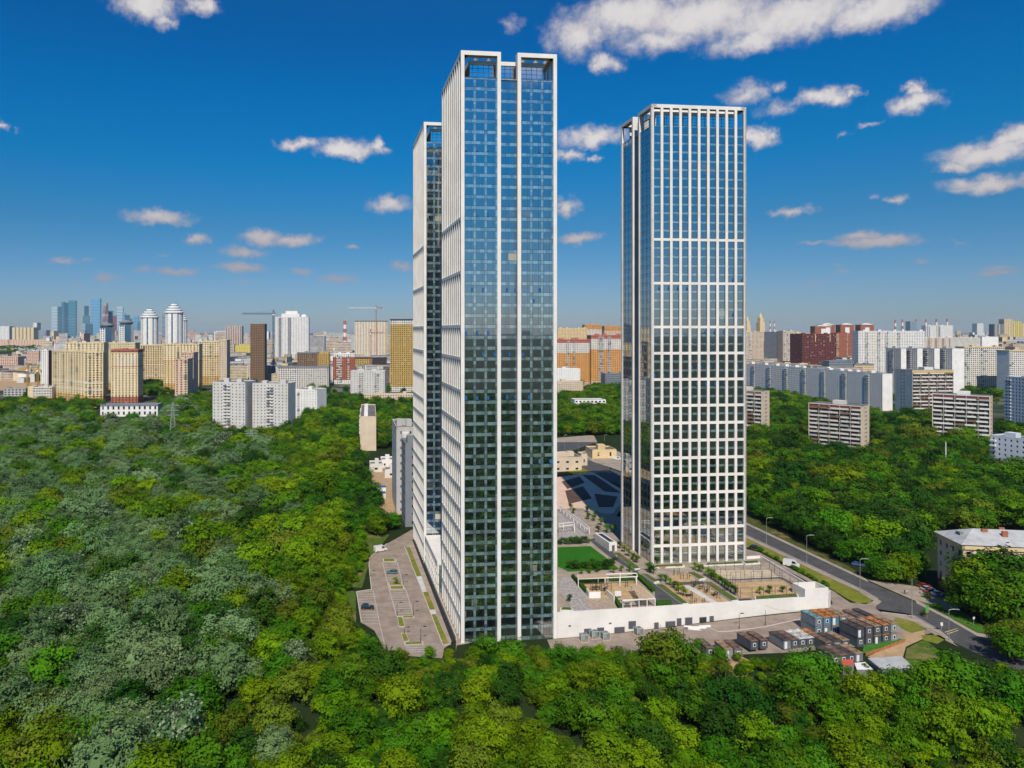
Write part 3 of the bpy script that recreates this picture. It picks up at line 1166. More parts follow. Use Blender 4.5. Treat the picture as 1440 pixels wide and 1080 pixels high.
B('apartment_block', 'yellow block with ochre base at the end of the cream estate', 280, 308, 541, 481, 6, 22, 'yellow', 3.1, 4.4, .48, .5, [(.2, 'ochre'), (.66, 'sandst'), (2, 'cream')], [('F', (4, 5), .8)], 'cream', bands=[(.66, 'red', .9)], cornice='cream', group='cream housing estate')
B('apartment_block', 'pale end tower attached to the yellow block', 308.5, 319, 541, 479, 6, 40, 'beige', 3.1, 3.2, .35, .5, None, None, cornice='cream', group='cream housing estate')
B('apartment_block', 'slim white tower block with dark red side wall', 57, 68, 540, 493, 4, 26, 'white', 3.1, 3.6, .5, .45, None, None, blank='R', blankm='darkred')
B('office_building', 'low white and yellow office building with paired windows', 46, 73, 563, 545, 6, 18, 'cream', 3.6, 3.6, .6, .5, [(.2, 'yellow'), (2, 'offwhite')], None, cat='building')
B('office_building', 'low cream annex beside the white and yellow office building', 39, 47, 562, 544, 6, 14, 'cream', 3.6, 4, .2, .4, None, None, roofbox=0, cat='building')
B('office_building', 'long low white arcaded building at the wood edge', 141, 222, 586, 571, 3, 16, 'white', 6.0, 5.6, .36, .62, None, None, cat='building', roofbox=0, cornice='slate')
B('terrace_wall', 'long cream retaining terrace below the curved cream block', 62, 140, 573, 566, -2, 6, 'cream', 7, 40, .02, .1, None, None, roofbox=0, cat='wall')
# ---- grey panel blocks nearer the towers
PB = dict(fh=2.9, bay=3.5, ww=.27, wh=.36)
B('panel_block', 'grey sixteen-storey panel block beside the wood, balcony stacks, western one of the pair', 299, 345, 614, 538, -10, 26, 'panel', balc=[('F', (3, 4, 10, 11), 1.2)], balcm='offwhite', group='grey panel blocks by the wood', roofbox=2, blank='R', **PB)
B('panel_block', 'grey sixteen-storey panel block beside the wood, balcony stacks, eastern one of the pair', 355, 405, 614, 540, -9, 22, 'panel', balc=[('F', (4, 5, 10, 11), 1.2)], balcm='offwhite', group='grey panel blocks by the wood', roofbox=2, blank='R', **PB)
B('panel_block', 'bright white nine-storey panel block behind the grey pair', 414, 446, 588, 548, -20, 22, 'white', balc=[('F', (1, 9), 1.1)], balcm='white', blank='R', roofbox=1, **PB)
B('panel_block', 'long beige five-storey block in front of the gold tower block', 512, 584, 571, 555, 2, 12, 'beige', 2.9, 3.2, .4, .45, None, [('F', (3, 9, 15), 1)], 'offwhite', roofbox=2)
B('panel_block', 'grey panel block with balcony stacks before the dark framed building', 493, 541, 562, 522, -6, 16, 'panel', balc=[('F', (3, 4, 9, 10), 1.2)], balcm='offwhite', roofbox=2, **PB)
root, W_, H_ = B('panel_block', 'narrow five-storey block seen end on, roof dotted with white vents', 506.5, 529, 634, 587, 3, 92, 'beige', 2.9, 3.3, .3, .45, None, [('L', tuple(range(2, 26, 4)), 1.1)], 'offwhite', blank='F', roofbox=0)
for q in range(6):
    mb = MB()
    mb.box(3, 6 + q * 14, H_, 6, 11 + q * 14, H_ + 2.4)
    mb.build('roof_vent', C['white'], root)
# ---- middle distance, left of the towers
B('tower_block', 'dark unfinished tower block in brown netting with green glazed side', 352, 372, 540, 456, 2, 26, 'brown', 3.0, 3.0, .62, .58, None, None, blank='R', blankm='greenf', roofbox=0, glass=M('raw_interior', (.03, .024, .02), .9))
root, W_, H_ = B('tower_block', 'white stepped high-rise with rounded shoulders beside the blue crane', 387, 434, 511, 446, 3, 30, 'white', 3.0, 4.6, .42, .5, None, [('F', (2, 3, 8, 9), 1.0)], 'slate', roofbox=0)
mb = MB()
mb.box(W_ * .18, 6, H_, W_ * .72, 24, H_ + 10)
mb.box(W_ * .3, 8, H_ + 10, W_ * .66, 22, H_ + 18)
mb.lathe((W_ * .85, 12), [(9, H_), (9, H_ + 3), (7, H_ + 6), (3, H_ + 8)], 14)
mb.build('stepped_top', C['white'], root)
B('apartment_block', 'beige and white framed block with dark windows before the white high-rise', 391, 462, 549, 517, 2, 22, 'beige', 3.2, 3.6, .55, .6, [(2, 'offwhite')], [('F', (6, 7, 14), .7)], 'white', cornice='slate', roofbox=2)
B('apartment_block', 'dark brown latticed upper block behind the beige framed block', 418, 447, 541, 497, 2, 18, 'brown', 3.2, 3.4, .55, .6, None, None, cornice='slate', roofbox=1)
B('apartment_block', 'gold striped block with dark side behind the beige framed block', 446.5, 463, 545, 498, 3, 34, 'gold', 3.2, 3.4, .5, .6, None, None, blank='R', roofbox=2)
B('apartment_block', 'red brick and white block with balcony tiers', 468, 499, 540, 498, 2, 22, 'brick', 3.1, 3.2, .5, .5, [(.12, 'white'), (.9, 'brick'), (2, 'white')], [('F', (2, 3, 4, 8), 1)], 'white', roofbox=2)
B('apartment_block', 'pale high-rise with white pilasters under the red and white crane', 499, 545, 512, 452, 2, 24, 'sandst', 3.0, 4.4, .5, .55, None, None, stripes=('F', tuple(range(0, 20, 1)), 'white', 0, 1), cornice='dark', roofbox=0)
B('apartment_block', 'gold high-rise with a dark cornice beside the rear glass tower', 549, 592, 551, 450, 2, 24, 'gold', 3.0, 3.4, .52, .55, [(.07, 'offwhite'), (.94, 'gold'), (2, 'offwhite')], None, cornice='dark', roofbox=0)
B('apartment_block', 'low gold and dark framed unfinished block below the pale high-rise', 498, 523, 531, 504, 2, 16, 'gold', 3.2, 3.4, .5, .55, None, None, cornice='dark', roofbox=0)
B('apartment_block', 'dark scaffolded unfinished block below the pale high-rise', 523.5, 544, 531, 504, 2, 16, 'dark', 3.2, 3.2, .7, .55, None, None, cornice='dark', roofbox=0, glass=M('raw_interior'))
B('tower_block', 'orange and blue striped tower block far behind the dark tower block', 317, 340, 497, 459, 3, 40, 'pink', 3.2, 9, .62, .7, None, None, glass=WIN_BL, roofbox=1)
B('warehouse', 'lemon yellow low-rise beside the dark tower block', 331, 353, 507, 486, 2, 30, 'lemon', 4, 8, .2, .3, None, None, roofbox=1, cat='building')
B('warehouse', 'long white hall behind the red brick and white block', 462, 540, 497, 490, 2, 60, 'white', 6, 12, .2, .3, None, None, roofbox=3, cat='building')
B('warehouse', 'tan brick slab beside the white high-rise', 434.5, 442, 489, 476, 0, 40, 'orange', 3.5, 6, .3, .4, None, None, roofbox=0, cat='building')
B('power_plant', 'orange brick power plant hall below the striped chimney', 484, 499, 478, 472, 2, 60, 'orange', 8, 12, .4, .6, None, None, roofbox=0, cat='building')
# ---- two buildings by the sandy site next to the towers
root, W_, H_ = B('office_building', 'grey building with a white round stair tower beside the rear glass tower', 557.5, 584, 722, 603, 5, 34, 'grey', 4.0, 6.5, .16, .35, None, None, roofbox=3, cat='building')
mb = MB()
mb.lathe((4.6, -1.0), [(2.1, -1), (2.1, H_ - 2), (1.9, H_ - 1.6)], 16)
mb.build('stair_tower', C['offwhite'], root)
B('office_building', 'lower blue-grey building in front of the grey one by the sandy site', 570, 596, 741, 626, 6, 18, 'slate', 4.0, 6, .3, .35, None, None, roofbox=2, cat='building')
for i, (a_, b_, yb_, yt_, col) in enumerate(((520, 538, 664, 654, 'offwhite'), (536, 556, 658, 648, 'white'), (541, 560, 672, 662, 'offwhite'))):
    B('workshop', ['low pale workshop by the sandy site, next to the wood', 'low white workshop at the back of the sandy site', 'low pale workshop beside the grey building'][i], a_, b_, yb_, yt_, 4, 12, col, 4.5, 6, .25, .3, None, None, roofbox=1, cat='building')
for i, (x_, y_) in enumerate(((526, 693), (525, 702))):
    P = G(x_, y_)
    root = thing('site_hut', ['small site hut with a bright blue roof, further one', 'small site hut with a bright blue roof, nearer the towers'][i], 'hut', P, .2, 'blue roofed huts')
    mb = MB()
    mb.box(0, 0, 0, 7, 3, 3)
    mb.build('wall', C['white'], root)
    mb = MB()
    mb.box(-.2, -.2, 3, 7.2, 3.2, 3.4)
    mb.build('roof', M('blue_sheet', (.03, .14, .45), .5), root)
    mb = MB()
    mb.box(1, -.06, .8, 2.2, -.01, 2)
    mb.build('window', WIN, root)
# ---- seen between the two main towers
OZ = [(.08, 'pink'), (.72, 'orange'), (.93, 'offwhite'), (2, 'red')]
B('apartment_block', 'orange and white apartment block between the glass towers, lower western part', 780, 829, 543, 478, 2, 24, 'orange', 3.0, 3.2, .42, .5, OZ, [('F', (6, 7, 10), 1.0)], 'offwhite', roofbox=3, group='orange housing estate')
B('apartment_block', 'orange and white apartment block between the glass towers, taller eastern part', 831, 880, 542, 472, 2, 24, 'orange', 3.0, 3.2, .42, .5, OZ, [('F', (4, 5, 6, 9, 10), 1.0)], 'panel', roofbox=3, group='orange housing estate')
B('apartment_block', 'cream stepped block behind the orange apartment blocks', 784, 826, 525, 462, 4, 26, 'sandst', 3.0, 3.4, .4, .45, None, None, roofbox=4, group='orange housing estate')
B('apartment_block', 'white banded block on the skyline behind the orange apartment blocks', 822, 846, 520, 457, 2, 20, 'offwhite', 3.0, 3.4, .5, .5, [(.9, 'offwhite'), (2, 'orange')], None, roofbox=1, group='orange housing estate')
B('apartment_block', 'orange topped block on the skyline beside the white gridded tower', 850, 885, 522, 459, 2, 20, 'sandst', 3.0, 3.4, .5, .5, [(.9, 'beige'), (2, 'orange')], None, roofbox=2, group='orange housing estate')
B('panel_block', 'white nine-storey block in front of the orange apartment blocks', 776, 816, 549, 519, 2, 16, 'white', blank='R', roofbox=1, **PB)
B('panel_block', 'long low grey-beige block behind the park trees between the towers', 770, 820, 560, 537, 3, 14, 'beige', 2.9, 3.2, .4, .45, None, [('F', (5, 10), 1)], 'offwhite', roofbox=1)
B('panel_block', 'dark grey low block beside the orange apartment blocks', 851, 890, 549, 526, 8, 16, 'slate', 3, 3.4, .5, .5, None, None, roofbox=2)
B('school_building', 'low white school building among park trees', 808, 852, 580, 563, 2, 16, 'white', 3.6, 4.5, .5, .5, None, None, roofbox=0, cat='building')
B('house', 'small building with a brown roof under the park trees', 790, 806, 592, 584, 2, 10, 'brown', 4, 5, .3, .4, None, None, roofbox=0, cat='building')
root, W_, H_ = B('kiosk', 'low wooden pavilion with a flat dark roof beside the far street', 833, 867, 645, 634, 3, 16, 'sandst', 4.6, 7, .15, .5, None, None, roofbox=1, cat='building')
B('technical_building', 'low beige technical building with roof equipment by the far street', 778, 818, 664, 645, 4, 20, 'beige', 5, 7, .3, .3, None, None, roofbox=3, cat='building')
B('technical_building', 'small beige stair head beside the technical building', 817, 826, 655, 640, 4, 8, 'beige', 5, 9, .2, .3, None, None, roofbox=0, cat='building')
# ---- eastern housing
SL = dict(fh=2.95, bay=3.3, ww=.5, wh=.5)
B('panel_block', 'beige and white tower block behind the long blue slab, beside the white gridded tower', 1044, 1074, 520, 467, 2, 26, 'beige', 2.95, 3.2, .55, .5, None, [('F', (1, 2, 5, 6), .8)], 'white', roofbox=2)
B('panel_block', 'grey block with dark chequered top behind the long blue slab', 1074.5, 1095, 516, 467, -84, 16, 'panel', 3, 4, .6, .55, None, None, roofbox=1)
B('panel_block', 'beige and white tower block with grey blank side behind the long blue slab', 1101, 1119, 521, 466, 2, 28, 'beige', 2.95, 3.0, .55, .5, None, [('F', (1, 3, 4), .8)], 'white', blank='L', roofbox=2)
B('panel_block', 'cream narrow block next to the dark red complex', 1119.5, 1129, 520, 468, 2, 22, 'cream', 2.95, 3.2, .5, .5, None, None, roofbox=1)
B('apartment_block', 'dark red glazed complex with cream corner piers', 1128, 1176, 529, 470, 5, 40, 'darkred', 3.6, 3.6, .68, .7, None, None, stripes=('F', (8, 17), 'cream', .82, 1.0), roofbox=3)
B('apartment_block', 'brick red curved block with cream windows beside the dark red complex', 1176, 1207, 515, 469, -2, 30, 'brick', 3.3, 3.4, .45, .48, None, [('F', (0, 1, 8), .9)], 'cream', roofbox=3)
for i, (a_, b_) in enumerate(((1146, 1172), (1155, 1174), (1182, 1201), (1210, 1229))):
    root, W_, H_ = B('apartment_block', ['red brick block on the skyline with glass slope', 'red brick gabled block on the skyline, first from the cream domes', 'red brick gabled block on the skyline, middle of the row', 'red brick gabled block on the skyline above the white slab'][i], a_, b_, 500, 457 if i else 459, 1, 30, 'brick', 3.3, 3.6, .4, .45, None, None, roofbox=0, group='red gabled blocks on the skyline')
    mb = MB()
    mb.prism([(W_ * .1, -.6), (W_ * .9, -.6), (W_ * .9, 12), (W_ * .1, 12)], H_ + .9, H_ + 3)
    mb.quad((W_ * .2, -.7, H_ + 3), (W_ * .8, -.7, H_ + 3), (W_ * .5, -.7, H_ + 7), (W_ * .5, -.7, H_ + 7))
    mb.quad((W_ * .2, -.7, H_ + 3), (W_ * .5, -.7, H_ + 7), (W_ * .5, 12, H_ + 7), (W_ * .2, 12, H_ + 3))
    mb.quad((W_ * .8, -.7, H_ + 3), (W_ * .8, 12, H_ + 3), (W_ * .5, 12, H_ + 7), (W_ * .5, -.7, H_ + 7))
    mb.box(W_ * .34, -.5, H_ * .5, W_ * .66, -.03, H_ * .92)
    mb.build('gable', C['white'], root)
B('apartment_block', 'long white high-rise slab with cream bay strips', 1207, 1301, 534, 466, 2, 18, 'white', 2.95, 3.3, .5, .5, None, [('F', (4, 5, 11, 12, 16, 17, 23, 24), .9)], 'offwhite', roofbox=5, stripes=('F', (8, 9, 14, 20, 21), 'cream', 0, .95))
root, W_, H_ = B('panel_block', 'very long blue-grey nine-storey slab with white balcony stacks and white end wall', 1046, 1241, 551, 511.5, -82, 13, 'white', 2.95, 3.3, .4, .48, None, [('F', tuple(range(6, 92, 11)) + tuple(range(7, 92, 11)), .9)], 'offwhite', blank='R', blankm='white', roofbox=14)
B('office_building', 'low civic building with an arched dark glass centre behind the blue slab', 1166, 1201, 536, 508, 4, 20, 'slate', 4.5, 4.5, .5, .55, None, None, roofbox=0, cat='building', glass=WIN_BL)
B('office_building', 'low tan building with dark cornice behind the blue slab', 1201.5, 1229, 536, 513, 2, 20, 'sandst', 4, 3.6, .45, .5, None, None, roofbox=2, cat='building', cornice='slate')
SW = dict(fh=2.95, bay=3.3, ww=.45, wh=.5)
for i, (a_, b_) in enumerate(((1246, 1268), (1270, 1291), (1293, 1315), (1317, 1340))):
    B('panel_block', ['saw-tooth grey slab section nearest the white high-rise slab', 'saw-tooth grey slab section, second from the white high-rise slab', 'saw-tooth grey slab section, third from the white high-rise slab', 'saw-tooth grey slab section beside the tall white end wall'][i], a_, b_ - 1, 553 + i, 490, -80, 9, 'panel', balc=[('F', (2, 3), .9)], balcm='panel', blank='R', blankm='white', roofbox=1, group='saw-tooth grey slab', **SW)
B('panel_block', 'tall white slab with a blank white end wall and dark balcony stacks', 1356, 1413, 553, 489, 3, 16, 'offwhite', 2.95, 3.2, .55, .5, None, [('F', (0, 1, 2, 8, 9, 10), .9)], 'white', roofbox=2, cornice='sandst', blank='L', blankm='white')
B('panel_block', 'blank white end pavilion of the tall white slab', 1341, 1356, 557, 491, 3, 14, 'white', blank='FLR', roofbox=0, **SW)
B('panel_block', 'white slab with a grey blank side at the far end of the estate', 1419, 1470, 558, 494, 3, 20, 'offwhite', 2.95, 3.2, .5, .5, None, [('F', (0, 1), .9)], 'white', roofbox=2, cornice='sandst', blank='L', blankm='white')
loggia_house('balcony_block', 'balcony block with yellow top floor panels and slate side behind the dark topped one', 1283, 1341, 590, 521, 3, 24, 'panel', 'offwhite', 'yellow', 5, 14)
B('panel_block', 'narrow slate panel tower with white corner strip beside the light blue block', 1413, 1480, 604, 530, -86, 16, 'palebl', balc=[('F', (0, 1), .9)], balcm='palebl', roofbox=1, **SW)
loggia_house('balcony_block', 'twelve-storey balcony block standing clear in the grove, white parapets and beige end wall', 1137, 1211, 634, 567, -48, 19, 'beige', 'offwhite', 'darkred', 5, 12, 'balcony blocks in the grove')
loggia_house('balcony_block', 'twelve-storey balcony block in the grove before the yellow topped block', 1311, 1392, 624, 554, -45, 17, 'beige', 'white', 'darkred', 5, 12, 'balcony blocks in the grove')
loggia_house('balcony_block', 'twelve-storey balcony block in the grove beside the white gridded tower', 1020, 1071, 612, 548, -45, 19, 'beige', 'offwhite', 'brown', 5, 12, 'balcony blocks in the grove')
B('panel_block', 'light blue panel block with white balconies at the edge of the grove', 1393, 1470, 668, 613, -70, 13, 'palebl', 2.9, 3.2, .34, .42, None, [('F', (0,), 1.1)], 'white', roofbox=2)
root, W_, H_ = B('house', 'low house with a pale grey hipped roof under the grove trees', 1072, 1118, 656, 645, -5, 13, 'offwhite', 3.2, 4, .3, .4, None, None, roofbox=0, cat='house')
mb = MB()
mb.poly([(-1, -1, H_), (W_ + 1, -1, H_), (W_ - 5, 6.5, H_ + 3.6), (5, 6.5, H_ + 3.6)])
mb.poly([(W_ + 1, -1, H_), (W_ + 1, 14, H_), (W_ - 5, 6.5, H_ + 3.6)])
mb.poly([(W_ + 1, 14, H_), (-1, 14, H_), (5, 6.5, H_ + 3.6), (W_ - 5, 6.5, H_ + 3.6)])
mb.poly([(-1, 14, H_), (-1, -1, H_), (5, 6.5, H_ + 3.6)])
mb.build('hipped_roof', M('zinc_roof', (.42, .42, .42), .5, .12, .3), root)
B('panel_block', 'orange and white panel block on the skyline behind the saw-tooth slab', 1301, 1381, 515, 475, 2, 16, 'offwhite', 2.95, 3.2, .5, .5, None, [('F', (2, 3, 8, 9, 14, 15, 20), .9)], 'orange', roofbox=4, stripes=('F', (5, 11, 17), 'orange', 0, 1))
B('panel_block', 'dark red block with white end wall on the skyline', 1381, 1404, 515, 474, 2, 14, 'white', blank='F', roofbox=1, **SW)
B('tower_block', 'slim white and grey twin tower on the skyline, western one', 1302, 1317, 505, 458, 4, 18, 'white', balc=[('F', (1, 3), .9)], balcm='slate', roofbox=1, group='white skyline twins', **SW)
B('tower_block', 'slim white and grey twin tower on the skyline, eastern one with blank end', 1318, 1340, 505, 458, 4, 18, 'white', balc=[('F', (1, 2), .9)], balcm='slate', roofbox=1, group='white skyline twins', **SW)
for i, (a_, b_, t_) in enumerate(((1398, 1412, 456), (1412, 1424, 449), (1424, 1437, 452), (1437, 1460, 455))):
    B('apartment_block', ['yellow high-rise on the eastern skyline with grey glazed front', 'tallest yellow high-rise on the eastern skyline', 'yellow high-rise with blue roof shell on the eastern skyline', 'pale yellow high-rise at the end of the eastern skyline row'][i], a_, b_, 486, t_, -15, 60, ['slate', 'sandst', 'lemon', 'sandst'][i], 3.2, 9, .45, .5, None, None, roofbox=2, stripes=('F', (1, 3), 'cream', 0, 1), group='yellow skyline high-rises')
B('office_building', 'white cube building far off on the eastern skyline', 1374, 1383, 478, 455, 0, 60, 'white', 4, 10, .5, .5, None, None, roofbox=0, cat='building')
B('office_building', 'blue glass office tower far off on the eastern skyline', 1280, 1290, 482, 452, 0, 50, 'bluegrey', 4, 8, .8, .7, None, None, roofbox=0, cat='building', glass=WIN_BL)

# ---- distant business district in glass
CG = {k: glass_mat('skyscraper_' + k, v, .16, .12, (.75, .9, 1), blinds=0) for k, v in
      {'teal': (.04, .14, .20), 'navy': (.02, .07, .13), 'pale': (.25, .31, .36), 'sky': (.09, .22, .34), 'rose': (.38, .26, .26), 'crimson': (.22, .05, .09)}.items()}


def glass_skyscraper(label, D, prof, mat, group='distant glass skyscrapers', rot=10, name='skyscraper'):
    """prof: list of (x left px, x right px, top px, y0, y1 metres of depth)"""
    x0 = prof[0][0]
    root = thing(name, label, 'skyscraper', ((x0 - 572) * D / 1000, D, 0), 0, group)
    for q, (a, b, t, y0, y1) in enumerate(prof):
        H = CAMH + (464 - t) * D / 1000
        mb = MB()
        xa, xb = (a - x0) * D / 1000, (b - x0) * D / 1000
        c, s = math.cos(math.radians(rot)), math.sin(math.radians(rot))
        cx, cyy = (xa + xb) / 2, (y0 + y1) / 2
        w2, d2 = (xb - xa) / 2, (y1 - y0) / 2
        mb.prism([(cx + c * i - s * j, cyy + s * i + c * j) for i, j in ((-w2, -d2), (w2, -d2), (w2, d2), (-w2, d2))], -1, H)
        nb = int(H / 26)
        o = mb.build('shaft', CG[mat[q] if isinstance(mat, (list, tuple)) else mat], root)
        mb = MB()
        for k in range(1, nb):
            z = k * H / nb
            mb.prism([(cx + c * i - s * j, cyy + s * i + c * j) for i, j in ((-w2 - .4, -d2 - .4), (w2 + .4, -d2 - .4), (w2 + .4, d2 + .4), (-w2 - .4, d2 + .4))], z, z + 2.2)
        mb.build('floor_band', CG['navy'], o)


D_ = 6500
glass_skyscraper('pale grey glass skyscraper with dark side in the distant business district', D_, [(72, 80, 431.5, 0, 40), (80, 84, 431, 8, 48)], ['pale', 'teal'])
glass_skyscraper('dark teal twin skyscraper with a notched top in the distant business district', D_, [(86, 90, 424.5, 0, 45), (89.5, 95, 426, 4, 50), (95, 104.5, 422.5, 10, 60)], ['teal', 'navy', 'teal'])
glass_skyscraper('slim teal stepped skyscraper in the distant business district', D_, [(116, 124, 444, 0, 40), (117.5, 122.5, 430, 10, 40), (115, 121, 455, -10, 20)], ['teal', 'navy', 'pale'])
glass_skyscraper('tallest teal skyscraper in the distant business district', D_, [(127, 139.5, 419.5, 0, 55), (121, 130, 455, -20, 20)], ['sky', 'navy'])
glass_skyscraper('dark blue blocky skyscraper before the twisted rose tower', D_, [(146.5, 158, 437, -20, 30)], 'teal')
glass_skyscraper('crimson slab between the blue skyscrapers', D_, [(158, 163, 444, 0, 40)], 'crimson')
glass_skyscraper('pale curved skyscraper with a sloping shoulder', D_, [(164, 172, 431, 0, 40), (171, 175, 440, 4, 40)], ['pale', 'sky'])
glass_skyscraper('navy skyscraper behind the black and white turrets', D_, [(175, 181, 443, 0, 40), (181, 184, 448, 0, 40)], 'navy')
glass_skyscraper('bright blue sail shaped skyscraper', D_, [(187, 194, 444, 0, 30), (193, 196, 452, 0, 30)], ['sky', 'teal'])
glass_skyscraper('dark capped grey skyscraper beside the round white towers', 4200, [(227.5, 234.5, 440, 0, 30)], 'pale')
# twisted rose tower: stack of rotated slabs
root = thing('twisted_skyscraper', 'twisted rose coloured skyscraper in the distant business district', 'skyscraper', ((146.5 - 572) * 6.4, 6400, 0), 0, 'distant glass skyscrapers')
for k in range(14):
    mb = MB()
    a = k * .11
    w = 34 - k * 1.1
    mb.prism([(math.cos(a + q * math.pi / 2 + .78) * w + k * 1.2, math.sin(a + q * math.pi / 2 + .78) * w) for q in range(4)], k * 24, k * 24 + 23.6)
    mb.build('twisted_storey', CG['rose'], root)


def round_tower(label, px, r_px, top, D, name='round_tower', cap=None):
    x = (px - 572) * D / 1000
    R = r_px * D / 1000
    H = CAMH + (464 - top) * D / 1000
    root = thing(name, label, 'high-rise', (x, D, 0), 0, 'white round high-rises')
    mb = MB()
    mb.lathe((0, 0), [(R * .94, -1), (R * .94, H * .86)], 20)
    mb.build('glass_shaft', WIN_BL, root)
    for k in range(9):
        a = 2 * math.pi * k / 9 + .25
        mb = MB()
        pts = []
        for t in (-.26, -.13, 0, .13, .26):
            pts.append((math.cos(a + t) * R, math.sin(a + t) * R))
        for t in (.26, -.26):
            pts.append((math.cos(a + t) * R * .9, math.sin(a + t) * R * .9))
        mb.prism(pts, -1, H * .86)
        mb.build('white_bay', C['white'], root)
    for k in range(4):
        mb = MB()
        rr_ = R * (1.1 - k * .17 - .02 * k * k)
        z = H * (.85 + k * .037)
        mb.lathe((0, 0), [(rr_ * .98, z), (rr_, z + 1), (rr_, z + H * .022), (rr_ * .86, z + H * .03)], 20)
        mb.build('crown_tier', C['white'], root)
        mb = MB()
        mb.lathe((0, 0), [(rr_ * .86, z + H * .02), (rr_ * .86, z + H * .04)], 20)
        mb.build('crown_glazing', WIN_BL, root)
    mb = MB()
    mb.lathe((0, 0), [(R * .32, H * .98), (R * .34, H)], 14)
    mb.build('cap', C['white'], root)


round_tower('white round high-rise with tiered crown, shorter western one', 210.5, 11.5, 434, 1700)
round_tower('white round high-rise with tiered crown, taller middle one', 245, 12, 426.5, 1700)
round_tower('white round high-rise half hidden behind the taller round one', 256, 7, 440, 2000)
for (px, top, lab) in ((150, 454, 'black and white turret building with flat cap, western one'), (177, 450, 'black and white turret building with flat cap, eastern one')):
    D = 1600
    x, H = (px - 572) * D / 1000, CAMH + (464 - top) * D / 1000
    root = thing('turret_building', lab, 'high-rise', (x, D, 0), .1, 'black and white turrets')
    mb = MB()
    mb.box(-13, -8, -1, 13, 16, H - 10)
    mb.build('dark_shaft', CG['navy'], root)
    mb = MB()
    for i in range(3):
        mb.box(-12 + i * 5, -9.2, -1, -10.4 + i * 5, -8.05, H - 12)
    for i in range(24):
        mb.box(-12, -9, i * (H - 14) / 24, -.5, -8.04, i * (H - 14) / 24 + 2)
    mb.build('white_grid', C['white'], root)
    mb = MB()
    mb.lathe((0, 4), [(12, H - 10), (15, H - 6), (15, H - 4), (10, H - 3), (9, H - 1), (3, H)], 16)
    mb.build('cap', C['slate'], root)
B('apartment_block', 'far white tower block at the western edge of the skyline', -4, 13, 484, 459, 0, 60, 'white', 3, 9, .4, .45, None, None, roofbox=2)
for i in range(6):
    B('apartment_block', 'far cream slab of the regular row on the western skyline', 17 + i * 5.2, 21.2 + i * 5.2, 485, 460.5, 0, 60, 'cream', 3, 9, .35, .4, None, None, roofbox=0, group='regular row on the western skyline')
B('apartment_block', 'far slim pale tower at the end of the regular row', 46.5, 52, 484, 454, 0, 50, 'white', 3, 9, .4, .5, None, None, roofbox=0)
B('office_building', 'far dark blue office block beside the pale grey skyscraper', 53, 65, 484, 464.5, 0, 50, 'bluegrey', 4, 8, .7, .6, None, None, roofbox=0, cat='building', glass=WIN_BL)
for i, (a_, b_) in enumerate(((-6, 12), (13, 64), (64, 108))):
    B('apartment_block', ['long pinkish row of houses behind the far park, western part', 'long pinkish row of houses behind the far park, middle part', 'long pinkish row of houses behind the far park, eastern part'][i], a_, b_, 490, 478, 1, 60, 'pink', 3.2, 14, .3, .35, None, None, roofbox=0)
B('apartment_block', 'grey unfinished block on the building site beyond the wood', -6, 25, 523, 502, 3, 30, 'beige', 3.4, 5, .55, .5, [(.45, 'grey'), (2, 'pink')], None, roofbox=0)
B('apartment_block', 'red-grey block with green roof on the building site', 38, 55, 520, 494, 3, 30, 'pink', 3.4, 5, .5, .5, None, None, roofbox=1, cornice='palebl')
B('apartment_block', 'low concrete frame on the building site beside the yellow crane', 5, 36, 557, 547, 2, 24, 'grey', 3.4, 5, .6, .55, None, None, roofbox=0, glass=M('raw_interior'))

# chimneys
def chimney(px, top, base, D, r, label):
    x = (px - 572) * D / 1000
    H = CAMH + (464 - top) * D / 1000
    root = thing('chimney', label, 'chimney', (x, D, 0), 0, 'red and white chimneys')
    n = 7
    for k in range(n):
        a, b = k / n, (k + 1) / n
        mb = MB()
        mb.lathe((0, 0), [(r * (1.25 - .25 * a), H * a), (r * (1.25 - .25 * b), H * b)], 12)
        mb.build('red_ring' if k % 2 == 0 else 'white_ring', C['red'] if k % 2 == 0 else C['white'], root)


chimney(485, 451, 470, 3600, 7.5, 'big red and white chimney of the orange power plant')
for px, top in ((1259, 450), (1269, 449), (1288.5, 449), (1302, 449), (1317, 448.5), (1332, 448)):
    chimney(px, top, 464, 5600, 6, 'far red and white chimney of the row on the eastern skyline')
for px in (1083, 1089):
    chimney(px, 451, 464, 6500, 5, 'far red and white chimney pair beside the cream spired tower')

# spired cream tower and dome behind the beige blocks
D = 4200
for (px, w, top, lab) in ((1069.5, 8, 440.5, 'cream spired tower on the skyline behind the beige blocks'), (1051, 6, 445, 'cream domed tower on the skyline beside the white gridded tower')):
    x, H = (px - 572) * D / 1000, CAMH + (464 - top) * D / 1000
    W2 = w * D / 2000
    root = thing('spired_tower', lab, 'tower', (x, D, 0), .2)
    mb = MB()
    mb.box(-W2, -W2, 0, W2, W2, H * .72)
    mb.build('shaft', C['sandst'], root)
    mb = MB()
    mb.box(-W2 * .7, -W2 * .7, H * .72, W2 * .7, W2 * .7, H * .86)
    mb.build('upper_stage', C['sandst'], root)
    mb = MB()
    mb.lathe((0, 0), [(W2 * .62, H * .86), (W2 * .5, H * .93), (W2 * .12, H)], 10)
    mb.build('spire', C['sandst'], root)


